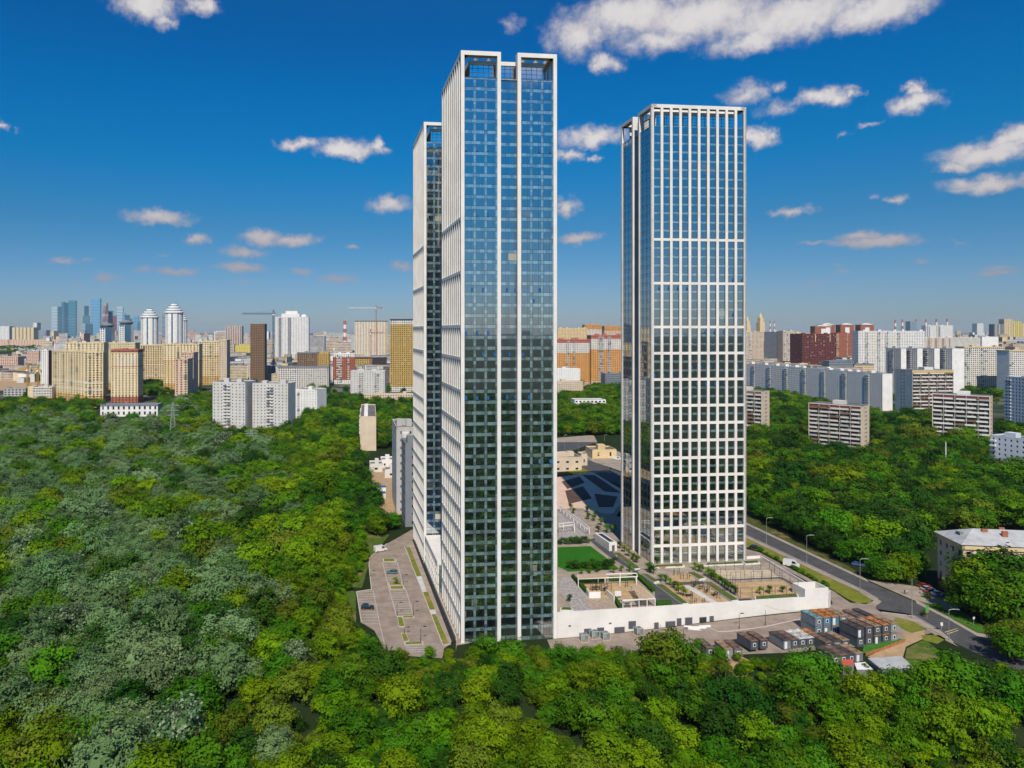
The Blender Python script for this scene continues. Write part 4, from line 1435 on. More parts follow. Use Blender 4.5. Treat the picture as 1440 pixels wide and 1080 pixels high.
def lattice(mb, p, q, w, n, r):
    """square lattice boom from p to q"""
    p, q = Vector(p), Vector(q)
    ax = (q - p).normalized()
    s = ax.cross(Vector((0, 0, 1)) if abs(ax.z) < .9 else Vector((1, 0, 0))).normalized() * w / 2
    t = ax.cross(s).normalized() * w / 2
    cs = [s + t, s - t, -s - t, -s + t]
    for c in cs:
        mb.tube(p + c, q + c, r, r, 4, cap=False)
    for k in range(n):
        a, b = p.lerp(q, k / n), p.lerp(q, (k + 1) / n)
        for i in range(4):
            mb.tube(a + cs[i], b + cs[(i + 1) % 4], r * .7, r * .7, 3, cap=False)


def crane(label, px, yb, ytop, jl, jr, cols, D=None, name='tower_crane'):
    P = G(px, yb)
    H = (yb - ytop) * P.y / 1000
    root = thing(name, label, 'crane', P, 0, 'tower cranes')
    k = P.y / 1000
    mb = MB()
    lattice(mb, (0, 0, 0), (0, 0, H), 2.4, int(H / 3), .32)
    mb.build('mast', cols[0], root)
    mb = MB()
    lattice(mb, ((jl - px) * k, 0, H), (0, 0, H), 2.2, 16, .32)
    mb.build('jib', cols[1], root)
    mb = MB()
    lattice(mb, (0, 0, H), ((jr - px) * k, 0, H), 2.2, 6, .32)
    mb.build('counter_jib', cols[0], root)
    mb = MB()
    lattice(mb, (0, 0, H), (0, 0, H + 7), 1.6, 3, .3)
    mb.tube((0, 0, H + 7), ((jl - px) * k * .6, 0, H + 1), .14, .14, 3)
    mb.tube((0, 0, H + 7), ((jr - px) * k * .9, 0, H + 1), .14, .14, 3)
    mb.build('tower_head', cols[0], root)
    mb = MB()
    mb.box((jr - px) * k - 3, -1.5, H - 4, (jr - px) * k, 1.5, H - .5)
    mb.build('counterweight', C['grey'], root)
    mb = MB()
    mb.box(-1.2, -2.6, H - 3, 1.2, -1.0, H - .6)
    mb.build('cab', C['white'], root)


RC, WC, BC, YC = C['red'], C['white'], M('crane_blue', (.07, .14, .24), .6), M('crane_yellow', (.6, .36, .06), .6)
crane('red and white tower crane above the pale pilastered high-rise', 529, 512, 433, 490, 540, (RC, WC))
crane('blue tower crane beside the white stepped high-rise', 384.5, 535, 441, 341, 388, (BC, BC))
crane('yellow tower crane on the western building site', 39, 556, 519, 25, 44, (YC, YC))
crane('yellow tower crane by the slim white tower block', 53.5, 552, 520, 48, 58, (YC, YC))
crane('small red tower crane in front of the pale pilastered high-rise', 521, 532, 468, 519, 541, (RC, WC))


def pylon(px, yb, ytop, label):
    P = G(px, yb)
    H = (yb - ytop) * P.y / 1000
    root = thing('power_pylon', label, 'pylon', P, .2, 'power pylons')
    m = M('pylon_steel', (.36, .4, .38), .5, .1, 1, .5)
    mb = MB()
    for sx in (-1, 1):
        for sy in (-1, 1):
            mb.tube((sx * 3, sy * 3, 0), (sx * .5, sy * .5, H), .16, .1, 4)
    n = 12
    for k in range(n):
        a, b = 3 - 2.5 * k / n, 3 - 2.5 * (k + 1) / n
        za, zb = H * k / n, H * (k + 1) / n
        for q in ((-1, -1, 1, -1), (1, -1, 1, 1), (1, 1, -1, 1), (-1, 1, -1, -1)):
            mb.tube((q[0] * a, q[1] * a, za), (q[2] * b, q[3] * b, zb), .09, .09, 3)
            mb.tube((q[2] * a, q[3] * a, za), (q[0] * b, q[1] * b, zb), .09, .09, 3)
    mb.build('lattice_body', m, root)
    for z in (.68, .8, .92):
        mb = MB()
        mb.tube((-5.5, 0, H * z), (5.5, 0, H * z), .16, .16, 4)
        mb.tube((-5.5, 0, H * z), (0, 0, H * z + 1.5), .1, .1, 3)
        mb.tube((5.5, 0, H * z), (0, 0, H * z + 1.5), .1, .1, 3)
        mb.build('crossarm', m, root)


pylon(243, 622, 566, 'grey lattice power pylon rising from the wood below the pinkish block')
pylon(353.5, 632, 604, 'grey lattice power pylon in front of the grey panel blocks')

# ---- the far city that reads as one mass
cmb = MB()
rc = random.Random(99)
cm_ = [C[k] for k in ('white', 'cream', 'beige', 'pink', 'panel', 'brick', 'offwhite', 'bluegrey', 'sandst', 'grey')]
for k in range(4200):
    y = 1300 * math.exp(rc.uniform(0, 2.25))
    px = rc.uniform(-60, 1500)
    if 650 < px < 735 or 930 < px < 1000:
        continue
    x = (px - 572) * y / 1000
    far = y > 3500
    w = rc.uniform(14, 70) * (1.3 if far else 1)
    dpt = rc.uniform(12, 18)
    h = rc.choice([9, 15, 15, 27, 27, 30, 42, 50]) if rc.random() < .93 else rc.uniform(55, 85)
    if px < 60 and y < 6000:
        h = min(h, 15)
    if y < 2200:
        h = min(h, 27)
    if far:
        h *= 1.12
    a = rc.uniform(-.3, .3) + (1.57 if rc.random() < .3 else 0)
    c, s = math.cos(a), math.sin(a)
    m = rc.choices(range(10), (5, 3, 5, 3, 5, 1, 4, 1, 3, 3))[0]
    cmb.prism([(x + c * i - s * j, y + s * i + c * j) for i, j in ((-w / 2, -dpt / 2), (w / 2, -dpt / 2), (w / 2, dpt / 2), (-w / 2, dpt / 2))], -1, h, m, 10)
    # window bands
    nb = max(2, int(h / (3 if y < 2600 else 6)))
    for q in range(nb):
        z = (q + .45) * h / nb
        e = .3
        cmb.prism([(x + c * i - s * j, y + s * i + c * j) for i, j in ((-w / 2 * .93, -dpt / 2 - e), (w / 2 * .93, -dpt / 2 - e), (w / 2 * .93, dpt / 2 + e), (-w / 2 * .93, dpt / 2 + e))], z, z + h / nb * .4, 11)
cmb.build('distant_city', cm_ + [ROOF, M('far_window_band', (.22, .21, .22), .6, .5, .06)], None, kind='stuff', label='hazy mass of distant apartment blocks along the horizon')
# ------------------------------------------------------------------ white podium with its roof garden
PZ = 7.3
PA = math.radians(8.5)
PO = Vector((46.3, 218.9, 0))
pdx, pdy = math.cos(PA), math.sin(PA)
podium = thing('podium', 'long white panelled podium with a garden on its roof beside the tallest tower', 'building', PO, PA)


def on_wall(px, y):
    k = (px - 572) / 1000
    s = (k * PO.y - PO.x) / (pdx - k * pdy)
    Y = PO.y + s * pdy
    return s, CAMH - (y - 464) * Y / 1000


def to_pod(p):
    v = Vector((p[0] - PO.x, p[1] - PO.y))
    return (v.x * pdx + v.y * pdy, -v.x * pdy + v.y * pdx)


LW = 92.6
deck_poly = [to_pod(p) for p in ((46.3, 218.9), (137.8, 232.5), (136, 273.5), (129.8, 272.9), (128, 300), (86, 350), (34, 344), (42.5, 256))]
mb = MB()
mb.prism([(p[0] + .25 if i in (0,) else p[0], p[1] + (.35 if i < 2 else 0)) for i, p in enumerate(deck_poly)], -3, PZ)
mb.build('deck', CONC, podium)
mb = MB()
n = 62
for k in range(n):
    a, b = k * LW / n, (k + 1) * LW / n
    mb.box(a + .012, 0, -3, b - .012, .22, PZ + .75)
mb.box(0, .02, -3, LW, .3, PZ + .74)
mb.build('wall_panels', CLAD, podium, kind='stuff')
mb = MB()
s2, e2 = to_pod((137.8, 232.5)), to_pod((136, 273.5))
dv = Vector((e2[0] - s2[0], e2[1] - s2[1])).normalized()
mb.obox(s2, (dv.x, dv.y), (-dv.y, dv.x), 0.2, 41, -3, PZ + 1.0, -.02, .3)
mb.build('side_wall', CLAD, podium)
mb = MB()
mb.obox(to_pod((136, 273.5)), to_pod((129.8, 272.9)) and (-1, -.02), (0, -1), 0, 6, -3, PZ + 1.0, -.02, .3)
mb.build('rear_wall', CLAD, podium)
# stair head at the corner of the wall
mb = MB()
a, b = on_wall(1132, 840)[0], LW + .05
mb.box(a, -.03, PZ - .3, b, .3, PZ + 3.4)
mb.box(a, .31, PZ - .3, a + .3, 6, PZ + 3.39)
mb.box(a + .3, 5.7, PZ - .3, b, 6, PZ + 3.38)
mb.box(b - .3, .31, -3, b, 5.69, PZ + 3.39)
mb.prism([(b + .02, 0), (b + 2.6, 2.2), (b + 2.6, 2.5), (b + .02, .35)], -3, PZ + 1.6)
mb.build('stair_head', CLAD, podium)
DOOR = M('door_grey', (.10, .10, .12), .5, .06, 1)


def opening(name, x0, x1, y0, y1, zoom, mat=DOOR):
    (pa, ya), (pb, yb) = zoom(x0, y0, x1, y1)
    s0, z1 = on_wall(pa, ya)
    s1, z0 = on_wall(pb, yb)
    m = MB()
    m.box(s0, -.05, max(z0, ground(PO.x + s0 * pdx, PO.y) - .05), s1, -.002, z1)
    o = m.build(name, mat, podium)
    m = MB()
    w = .09
    m.box(s0 - w, -.09, z0, s0, -.001, z1 + w)
    m.box(s1, -.09, z0, s1 + w, -.001, z1 + w)
    m.box(s0, -.09, z1, s1, -.001, z1 + w)
    m.build('door_frame', M('door_trim', (.2, .2, .21), .6), o)
    return o


for (x0, x1, y0, y1, nm) in ((253, 300, 955, 1012, 'service_door'), (343, 388, 948, 1005, 'service_door'), (462, 530, 945, 992, 'garage_door'), (560, 608, 903, 952, 'window'),
                             (737, 765, 912, 965, 'service_door'), (815, 880, 905, 953, 'garage_door'), (893, 922, 883, 948, 'service_door'), (950, 997, 878, 940, 'service_door'),
                             (1050, 1095, 876, 935, 'service_door')):
    opening(nm, x0, x1, y0, y1, Z4)
for (x0, x1, y0, y1) in ((142, 198, 890, 962), (228, 260, 880, 955)):
    opening('service_door', x0, x1, y0, y1, Z5)
for (x, y) in ((153, 933), (432, 915)):
    (px, py), = Z4(x, y)
    s, z = on_wall(px, py)
    m = MB()
    m.box(s - .4, -.12, z - .18, s + .4, -.01, z + .18)
    m.build('wall_vent', DOOR, podium)


def sheet(name, px, mat, dz):
    return drape(name, px, mat, dz, z=PZ)


# garden surfaces on the deck
sheet('lawn', Z4(70, 392, 297, 384, 405, 465, 495, 543, 140, 560, 100, 535, 70, 528), LAWN, .10)
sheet('garden_path', Z4(282, 338, 325, 330, 480, 440, 645, 545, 605, 565, 420, 452), ASPH, .06)
sheet('garden_path', Z4(620, 580, 690, 585, 745, 650, 950, 788, 850, 796, 744, 786, 740, 700), ASPH, .06)
sheet('garden_path', Z6(740, 352, 1240, 335, 1390, 420, 1440, 430, 1260, 330, 1230, 325, 760, 345), ASPH, .07)
sheet('garden_path', Z6(840, 520, 960, 500, 1010, 545, 870, 545), ASPH, .07)
sheet('garden_path', Z6(300, 375, 500, 362, 600, 360, 560, 385, 340, 395, 220, 398), ASPH, .08)
sheet('play_sand', Z4(240, 640, 400, 637, 605, 625, 742, 742, 505, 765, 460, 775, 405, 740, 365, 740, 265, 690), SAND, .08)
sheet('play_sand', Z6(250, 300, 430, 292, 505, 360, 300, 375), SAND, .09)
sheet('play_sand', Z6(215, 398, 545, 382, 800, 548, 440, 572), SAND, .07)
sheet('sports_court', Z6(795, 372, 1250, 350, 1395, 430, 1400, 490, 880, 515), SAND, .08)
sheet('sports_court', Z6(590, 262, 1140, 258, 1232, 325, 760, 345), M('court_sand', (.5, .41, .3), .9, .12, .5), .08)
sheet('garden_path', Z6(375, 400, 440, 400, 685, 548, 630, 556), M('pale_slab'), .11)
sheet('garden_path', Z4(110, 590, 170, 600, 300, 745, 320, 838, 190, 838, 85, 700, 80, 620), M('grey_setts', (.36, .33, .32), .9, .25, 1.2), .06)
sheet('garden_path', Z4(80, 150, 200, 170, 290, 260, 260, 330, 80, 330), M('grey_setts'), .06)
for k in range(9):      # timber boards of the terrace
    a = Z4(242 + k * 19, 752 - k * 1.2, 258 + k * 19, 751 - k * 1.2, 326 + k * 19.5, 826 - k * 1.2, 309 + k * 19.5, 827 - k * 1.2)
    P = [G(*p, PZ) for p in a]
    m = MB()
    m.prism([to_pod(p) for p in P], PZ, PZ + .16)
    m.build('terrace_board', M('weathered_timber', (.42, .33, .25), .8, .15, 1), podium)

RIM = M('white_rim', (.68, .66, .62), .7, .05)
BED = turf('planting_bed', (.05, .09, .015), (.10, .14, .03), (.14, .11, .05))


def planter(px, label, h=.55):
    P = [G(*p, PZ) for p in px]
    c = sum(P, Vector()) / len(P)
    root = thing('planter', label, 'planter', (c.x, c.y, PZ), 0, 'white rimmed planting beds')
    m = MB()
    m.prism([(p.x - c.x, p.y - c.y) for p in P], 0, h)
    m.build('rim', RIM, root)
    m = MB()
    q = []
    for p in P:
        v = Vector((p.x - c.x, p.y - c.y))
        L = v.length
        q.append(tuple(v * (L - .45) / L))
    m.prism(q, .1, h + .12)
    m.build('soil_and_plants', BED, root)


for px, lab in ((Z4(455, 435, 492, 436, 640, 545, 602, 552), 'long narrow planting bed along the glazed side of the gridded tower'),
                (Z4(645, 580, 688, 584, 772, 636, 735, 645), 'short planting bed at the corner of the playground path'),
                (Z4(745, 655, 788, 655, 972, 790, 935, 795), 'long planting bed between the asphalt path and the exercise ground'),
                (Z6(410, 290, 470, 288, 580, 345, 520, 358), 'small planting bed with an orange bench edge beside the tower forecourt'),
                (Z6(555, 375, 620, 375, 870, 540, 810, 548), 'planting bed with orange bench edge along the sports court'),
                (Z6(1010, 535, 1010, 508, 1385, 483, 1400, 512), 'planting bed along the top of the podium wall by the stair head'),
                (Z6(585, 215, 900, 200, 915, 215, 560, 230), 'flat planting bed at the foot of the gridded tower'),
                (Z6(900, 195, 1040, 190, 1060, 208, 925, 218), 'small planting bed by the corner of the gridded tower'),
                (Z6(130, 232, 375, 220, 395, 236, 110, 250), 'planting bed with orange benches before the tower entrance'),
                (Z4(85, 835, 92, 818, 165, 818, 180, 838), 'little planting bed at the end of the podium wall beside the tallest tower'),
                (Z4(310, 312, 350, 310, 375, 350, 345, 356), 'small planting bed beside the white stair booth')):
    planter(px, lab)

HEDGE = turf('clipped_hedge', (.02, .07, .008), (.045, .11, .012), None, 1.5)


def hedge(px, label, h=1.1):
    P = [G(*p, PZ) for p in px]
    c = sum(P, Vector()) / len(P)
    bm = bmesh.new()
    m = MB()
    m.prism([(p.x - c.x, p.y - c.y) for p in P], .05, h)
    me = m.mesh('hedge', HEDGE)
    bm.from_mesh(me)
    bmesh.ops.subdivide_edges(bm, edges=bm.edges[:], cuts=5, use_grid_fill=True)
    rr = random.Random(len(label))
    for v in bm.verts:
        v.co += Vector((rr.uniform(-.14, .14), rr.uniform(-.14, .14), rr.uniform(-.1, .16) if v.co.z > .3 else 0))
    bm.to_mesh(me)
    bm.free()
    link('hedge', me, None, label, 'hedge', 'clipped hedges of the roof garden', None, (c.x, c.y, PZ))


hedge(Z4(165, 600, 180, 597, 270, 690, 258, 708), 'clipped hedge along the west side of the playground')
hedge(Z4(588, 580, 615, 578, 742, 690, 720, 706), 'clipped hedge along the east side of the playground')
hedge(Z4(455, 757, 470, 752, 512, 808, 492, 820), 'clipped hedge at the edge of the timber terrace')
hedge(Z4(748, 782, 852, 776, 856, 800, 752, 806), 'short clipped hedge beside the white post pergola')
hedge(Z4(215, 618, 400, 605, 405, 630, 230, 640), 'low hedge under the wooden pergola roof', .7)
hedge(Z4(425, 604, 590, 598, 600, 622, 430, 628), 'low hedge behind the open pergola frame', .6)

WOOD = M('pergola_wood', (.58, .42, .28), .75, .1, 1)


def pergola(label, corners, wood, posts, h=3.0):
    """corners: photo points of the beam ring at height PZ+h; wood: sub-quad with slats"""
    P = [G(*p, PZ + h) for p in corners]
    c = Vector((P[0].x, P[0].y, PZ))
    root = thing('pergola', label, 'pergola', c, 0, 'pergolas of the roof garden')
    m = MB()
    for i in range(len(P)):
        a, b = P[i] - c, P[(i + 1) % len(P)] - c
        d = (b - a).normalized()
        n = Vector((-d.y, d.x, 0)) * .13
        m.prism([(q.x, q.y) for q in (a - n, b - n, b + n, a + n)], h - .28, h)
    m.build('ring_beam', CLAD, root)
    for (i, t) in posts:
        q = P[i].lerp(P[(i + 1) % len(P)], t) - c
        m = MB()
        m.box(q.x - .12, q.y - .12, 0, q.x + .12, q.y + .12, h - .28)
        m.build('post', CLAD, root)
    if wood:
        W = [G(*p, PZ + h) - c for p in wood]
        n = max(4, int((W[1] - W[0]).length / .3))
        m = MB()
        for k in range(n):
            a, b = W[0].lerp(W[1], k / n), W[3].lerp(W[2], k / n)
            a2, b2 = W[0].lerp(W[1], (k + .72) / n), W[3].lerp(W[2], (k + .72) / n)
            m.prism([(q.x, q.y) for q in (a, a2, b2, b)], h + .02, h + .1)
        m.build('slats', WOOD, root, kind='stuff')


pergola('white frame pergola with a wooden slat roof at the back of the playground', Z4(205, 580, 615, 567, 620, 590, 212, 606), Z4(208, 580, 402, 575, 425, 598, 215, 608), [(0, 0), (0, .35), (0, .72), (0, 1), (2, .02), (2, .3), (2, .55), (2, 1)], 3.0)
pergola('wooden slat canopy on white posts at the front of the playground', Z4(578, 655, 632, 652, 742, 742, 520, 752, 516, 758, 690, 745), Z4(580, 656, 635, 653, 740, 740, 632, 746), [(2, 0), (2, .25), (2, .5), (2, .75), (2, 1), (0, 0), (0, 1)], 3.0)
pergola('open white frame pergola by the stepped garden walk', Z4(80, 225, 182, 215, 186, 232, 80, 245), None, [(0, .3), (0, 1), (2, 0)], 3.4)
pergola('long white stair canopy leading down behind the lawn', Z4(75, 100, 90, 100, 288, 252, 272, 262), None, [(1, .0), (1, .12), (1, .24), (1, .36), (1, .48), (1, .6), (1, .72), (1, .84), (1, 1)], 3.0)


def low_wall(label, px, h=2.0):
    P = [G(*p, PZ) for p in px]
    m = MB()
    for a, b in zip(P[:-1], P[1:]):
        d = (b - a).normalized()
        n = Vector((-d.y, d.x, 0)) * .15
        o = P[0]
        m.prism([(q.x - o.x, q.y - o.y) for q in (a - n, b - n, b + n, a + n)], 0, h)
    m.build('screen_wall', CLAD, None, label=label, cat='wall', group='white screen walls of the playground', loc=(P[0].x, P[0].y, PZ))


low_wall('white screen wall bending around the playground cabin', Z4(270, 715, 288, 742, 365, 740))
low_wall('white screen wall at the edge of the timber terrace', Z4(405, 722, 460, 772))
low_wall('short white screen wall beside the picnic tables', Z4(462, 735, 508, 735))

# white stair booth
P = G(*Z4(425, 418)[0], PZ)
root = thing('stair_booth', 'small white stair booth with a dark skylight beside the garden path', 'building', P, PA)
m = MB()
m.box(0, 0, 0, 3.3, 14, 3.3)
m.build('wall', CLAD, root)
m = MB()
m.box(.7, 1.4, 3.3, 2.6, 12.5, 3.42)
m.build('skylight', MULL, root)
m = MB()
m.box(1.2, -.05, 0, 2.3, -.002, 2.3)
m.build('door', DOOR, root)

# court fences and play posts
IRON = M('dark_iron', (.03, .03, .033), .5, .05, 1)


def mesh_fence(label, px, h=3.2, step=3.0):
    P = [G(*p, PZ) for p in px]
    root = thing('court_fence', label, 'fence', P[0], 0, 'sports court fences')
    pm, wm = MB(), MB()
    for a, b in zip(P[:-1], P[1:]):
        n = max(1, int((b - a).length / step))
        for k in range(n + 1):
            q = a.lerp(b, k / n) - P[0]
            m = MB()
            m.tube((q.x, q.y, 0), (q.x, q.y, h), .06, .06, 5)
            m.build('post', IRON, root)
        for z in (.1, h * .5, h - .05):
            wm.tube((a.x - P[0].x, a.y - P[0].y, z), (b.x - P[0].x, b.y - P[0].y, z), .025, .025, 4)
    wm.build('rails', IRON, root)


mesh_fence('tall dark fence around the rear sports court', Z6(600, 262, 1140, 258, 1232, 328, 765, 350, 600, 262))
mesh_fence('tall dark fence around the front sports court', Z6(795, 375, 1250, 352, 1395, 440, 1390, 485, 885, 512, 795, 375), 3.6, 3.4)


def play_frame(label, px, w, h, kind):
    P = G(*px, PZ)
    root = thing('play_frame', label, 'play equipment', P, rnd.uniform(0, 1), 'dark iron play and exercise frames')
    for sx in (-1, 1):
        for sy in ((-1, 1) if kind else (0,)):
            m = MB()
            m.tube((sx * w, sy * w * .6, 0), (sx * w, sy * w * .6, h), .07, .07, 6)
            m.build('post', IRON, root)
    m = MB()
    for z in (h * .55, h * .95):
        m.tube((-w, 0, z), (w, 0, z), .05, .05, 5)
        if kind:
            m.tube((-w, -w * .6, z), (-w, w * .6, z), .05, .05, 5)
            m.tube((w, -w * .6, z), (w, w * .6, z), .05, .05, 5)
    m.build('crossbars', IRON, root)
    if kind:
        m = MB()
        m.box(-w * .9, -w * .5, h * .4, w * .9, w * .5, h * .4 + .12)
        m.build('platform', IRON, root)


for i, (zf, x, y, w, h, k) in enumerate(((Z4, 320, 690, .9, 2.6, 1), (Z4, 350, 690, .8, 2.8, 1), (Z4, 395, 695, .9, 2.4, 1), (Z4, 425, 690, .8, 2.6, 0), (Z4, 545, 668, .5, 2.4, 0), (Z6, 480, 412, .9, 2.2, 1), (Z6, 540, 435, .7, 2.6, 1),
                                        (Z6, 590, 462, .7, 2.2, 1), (Z6, 690, 515, .5, 2.4, 0), (Z6, 655, 488, .9, 1.3, 1), (Z6, 430, 495, 1.0, 1.6, 1), (Z6, 370, 345, .5, 2.4, 0), (Z6, 425, 345, .5, 2.2, 0), (Z6, 455, 555, .6, 3.0, 0), (Z6, 490, 548, .4, 1.4, 0), (Z6, 560, 548, .4, 1.4, 0),
                                        (Z6, 340, 305, .5, 2.4, 0), (Z6, 300, 308, .5, 2.2, 0))):
    lab = ['climbing frame next to the bent screen wall', 'tallest climbing frame in the playground sand', 'low climbing frame in the playground', 'swing frame in the playground', 'single bar frame in the open playground sand'][i] if i < 5 else 'dark exercise frame on the sandy exercise ground'
    play_frame(lab, zf(x, y)[0], w, h, k)


def bench(label, px, L=2.6, mat=None, rot=PA):
    P = G(*px, PZ)
    root = thing('bench', label, 'bench', P, rot, 'garden benches')
    m = MB()
    m.box(-L / 2, -.3, .42, L / 2, .3, .52)
    m.build('seat', mat or M('orange_wood', (.65, .28, .06), .6, .1, 1), root)
    for s in (-1, 1):
        m = MB()
        m.box(s * L * .38 - .1, -.25, 0, s * L * .38 + .1, .25, .42)
        m.build('leg', RIM, root)


for zf, x, y, lab in ((Z6, 200, 246, 'orange bench on the western bed before the tower entrance'), (Z6, 338, 237, 'orange bench on the eastern bed before the tower entrance'),
                      (Z6, 1015, 206, 'orange bench by the corner of the gridded tower'), (Z6, 445, 312, 'orange bench along the small forecourt bed'), (Z6, 640, 430, 'orange bench at the middle of the sports court bed'),
                      (Z6, 690, 465, 'orange bench toward the podium wall end of the sports court bed'), (Z4, 490, 455, 'orange bench on the long bed by the glazed tower side')):
    bench(lab, zf(x, y)[0])
for x, y, lab in ((487, 742, 'dark picnic table beside the short screen wall'), (520, 765, 'dark picnic table behind the white posts'), (547, 785, 'dark picnic table closest to the podium wall')):
    bench(lab, Z4(x, y)[0], 2.4, M('table_slate', (.16, .15, .17), .6))

# dark roofed hall in the tower's shade and other low structures behind
q = [G(*p, 6.0) for p in ((776, 672), (834, 664), (884, 694), (862, 722), (776, 726))]
root = thing('service_hall', 'low hall with dark planted roof fields in the shade behind the garden', 'building', (q[0].x, q[0].y, 0), 0)
m = MB()
m.prism([(p.x - q[0].x, p.y - q[0].y) for p in q], -1, 6)
m.build('wall', C['pink'], root)
for f in (Z4,):
    pass
for pts in (((790, 677), (815, 670), (822, 678), (798, 687)), ((820, 668), (836, 668), (872, 692), (850, 690)), ((795, 690), (820, 684), (832, 700), (800, 708)), ((836, 694), (868, 698), (862, 712), (842, 712))):
    m = MB()
    m.prism([(p.x - q[0].x, p.y - q[0].y) for p in [G(*t, 6.3) for t in pts]], 6.0, 6.3)
    m.build('roof_field', M('roof_soil', (.10, .06, .045), .95, .2), root)
# ------------------------------------------------------------------ site cabins, vehicles, lamps, people
CAB = [M('cabin_' + k, v, .6, .12, .8) for k, v in (('slate', (.09, .10, .12)), ('steel', (.20, .22, .25)), ('grey', (.28, .29, .30)), ('blue', (.10, .22, .33)))]
CROOF = [M('croof_' + k, v, .85, .45, .9) for k, v in (('rust', (.42, .17, .05)), ('brown', (.17, .11, .08)), ('dark', (.075, .06, .055)), ('white', (.55, .52, .5)), ('teal', (.16, .28, .30)), ('tan', (.30, .20, .12)))]
FRAME_W = M('white_frame', (.75, .74, .72), .5, .04)
CAB_GL = glass_mat('cabin_glass', (.03, .035, .04), .12, .05)


def cabin(label, P, rot, wall, roof, door=False, L=6.0, Wd=2.42, z=None):
    root = thing('site_cabin', label, 'site cabin', P, rot, 'site cabins on the yard')
    H = 2.55
    m = MB()
    n = 10
    m.box(.03, .03, .1, Wd - .03, L - .03, H)
    for k in range(n):     # corrugated sheet on the ends and sides
        a = k * Wd / n
        m.box(a, 0, .1, a + Wd / n * .5, .03, H - .02)
    for k in range(22):
        a = k * L / 22
        m.box(0, a, .1, .03, a + L / 44, H - .02)
        m.box(Wd - .03, a, .1, Wd, a + L / 44, H - .02)
    m.build('corrugated_wall', CAB[wall], root)
    m = MB()
    m.box(-.04, -.12, H, Wd + .04, L + .1, H + .12)
    for k in range(6):
        m.box(k * Wd / 6 + .1, -.1, H + .12, k * Wd / 6 + .22, L + .08, H + .16)
    m.build('roof', CROOF[roof], root)
    w = MB()
    x0, x1 = (.75, 1.7)
    if door:
        w.box(.35, -.08, .12, 1.2, -.02, 2.15)
        w.build('door', FRAME_W, root)
    else:
        w.box(x0, -.10, .95, x1, -.02, 2.0)
        fo = w.build('window', FRAME_W, root)
        g = MB()
        g.box(x0 + .16, -.13, 1.1, x1 - .16, -.09, 1.86)
        g.build('pane', CAB_GL, fo)


def cabin_row(lab, a, b, n, levels, walls, roofs, doors=(), up=0.0):
    A, Bp = G(*Z3(*a)[0]), G(*Z3(*b)[0])
    d = Vector((Bp.x - A.x, Bp.y - A.y))
    rot = math.atan2(d.y, d.x)
    d.normalize()
    step = max(2.47, (Vector((Bp.x - A.x, Bp.y - A.y)).length) / n)
    words = ['first', 'second', 'third', 'fourth', 'fifth', 'sixth']
    for lv in range(levels):
        for k in range(n):
            nm = '%s, %s from its western end%s' % (lab, words[k], ', upper storey' if levels > 1 and lv else ', ground storey' if levels > 1 else '')
            cabin(nm, (A.x + d.x * step * k, A.y + d.y * step * k, min(A.z, Bp.z) + lv * 2.75 + up), rot, walls[k % len(walls)], roofs[k % len(roofs)], (k + lv * 2) in doors)


cabin_row('cabin in the teal and rust row', (790, 316), (985, 292), 4, 2, (1, 3, 3, 1), (4, 0, 0, 5), (1, 4))
cabin_row('cabin in the long slate row', (1040, 384), (1290, 342), 5, 2, (0, 0, 0, 0, 2), (2, 1, 5, 0, 5), (2,))
cabin_row('cabin of the white and rust roofed row', (600, 402), (832, 366), 5, 1, (1, 0, 0, 0, 0), (2, 1, 3, 3, 0), (0,), .3)
cabin_row('cabin of the paired brown roofed cabins', (405, 420), (520, 400), 2, 1, (0, 0), (1, 1), (), .9)
cabin_row('cabin of the low row before the vegetable bed', (890, 492), (1075, 462), 4, 1, (0, 0, 0, 1), (2, 1, 2, 5), (3,))
cabin_row('cabin of the row beside the street corner', (985, 262), (1165, 240), 3, 1, (1, 2, 1), (5, 1, 2), (1,))
cabin_row('cabin of the middle row with patched roofs', (850, 410), (1000, 385), 3, 1, (0, 1, 0), (1, 2, 5), ())
cabin_row('small cabin of the western pair by the white hoarding', (250, 450), (365, 440), 2, 1, (2, 1), (5, 1), (0,))
cabin('single brown roofed cabin at the western end of the yard', G(*Z3(140, 440)[0]), .1, 0, 1)
# sheds
def shed(label, px, h, mat, name='shed'):
    P = [G(*p) for p in px]
    c = P[0]
    root = thing(name, label, 'shed', c, 0, 'yard sheds')
    m = MB()
    pts = [(p.x - c.x, p.y - c.y) for p in P]
    m.prism(pts, -.3, h)
    m.build('wall', CAB[1], root)
    m = MB()
    cc = (sum(p[0] for p in pts) / len(pts), sum(p[1] for p in pts) / len(pts))
    out = [(cc[0] + (p[0] - cc[0]) * 1.06, cc[1] + (p[1] - cc[1]) * 1.06) for p in pts]
    m.prism(out, h, lambda p: h + .15 + .05 * (p[1] - cc[1]))
    m.build('roof', mat, root)


shed('wide shed with a pale grey sheet roof beside the dirt track', Z3(1110, 520, 1300, 500, 1375, 580, 1190, 605), 3.0, M('zinc_roof'))
shed('tiny shed with a red roof', Z3(945, 515, 1010, 508, 1020, 545, 955, 552), 2.4, CROOF[0] if False else M('red_sheet', (.55, .10, .06), .6, .1))
shed('tent like shed under a white tarpaulin', Z3(1025, 525, 1085, 515, 1130, 565, 1040, 575), 2.0, FRAME_W)
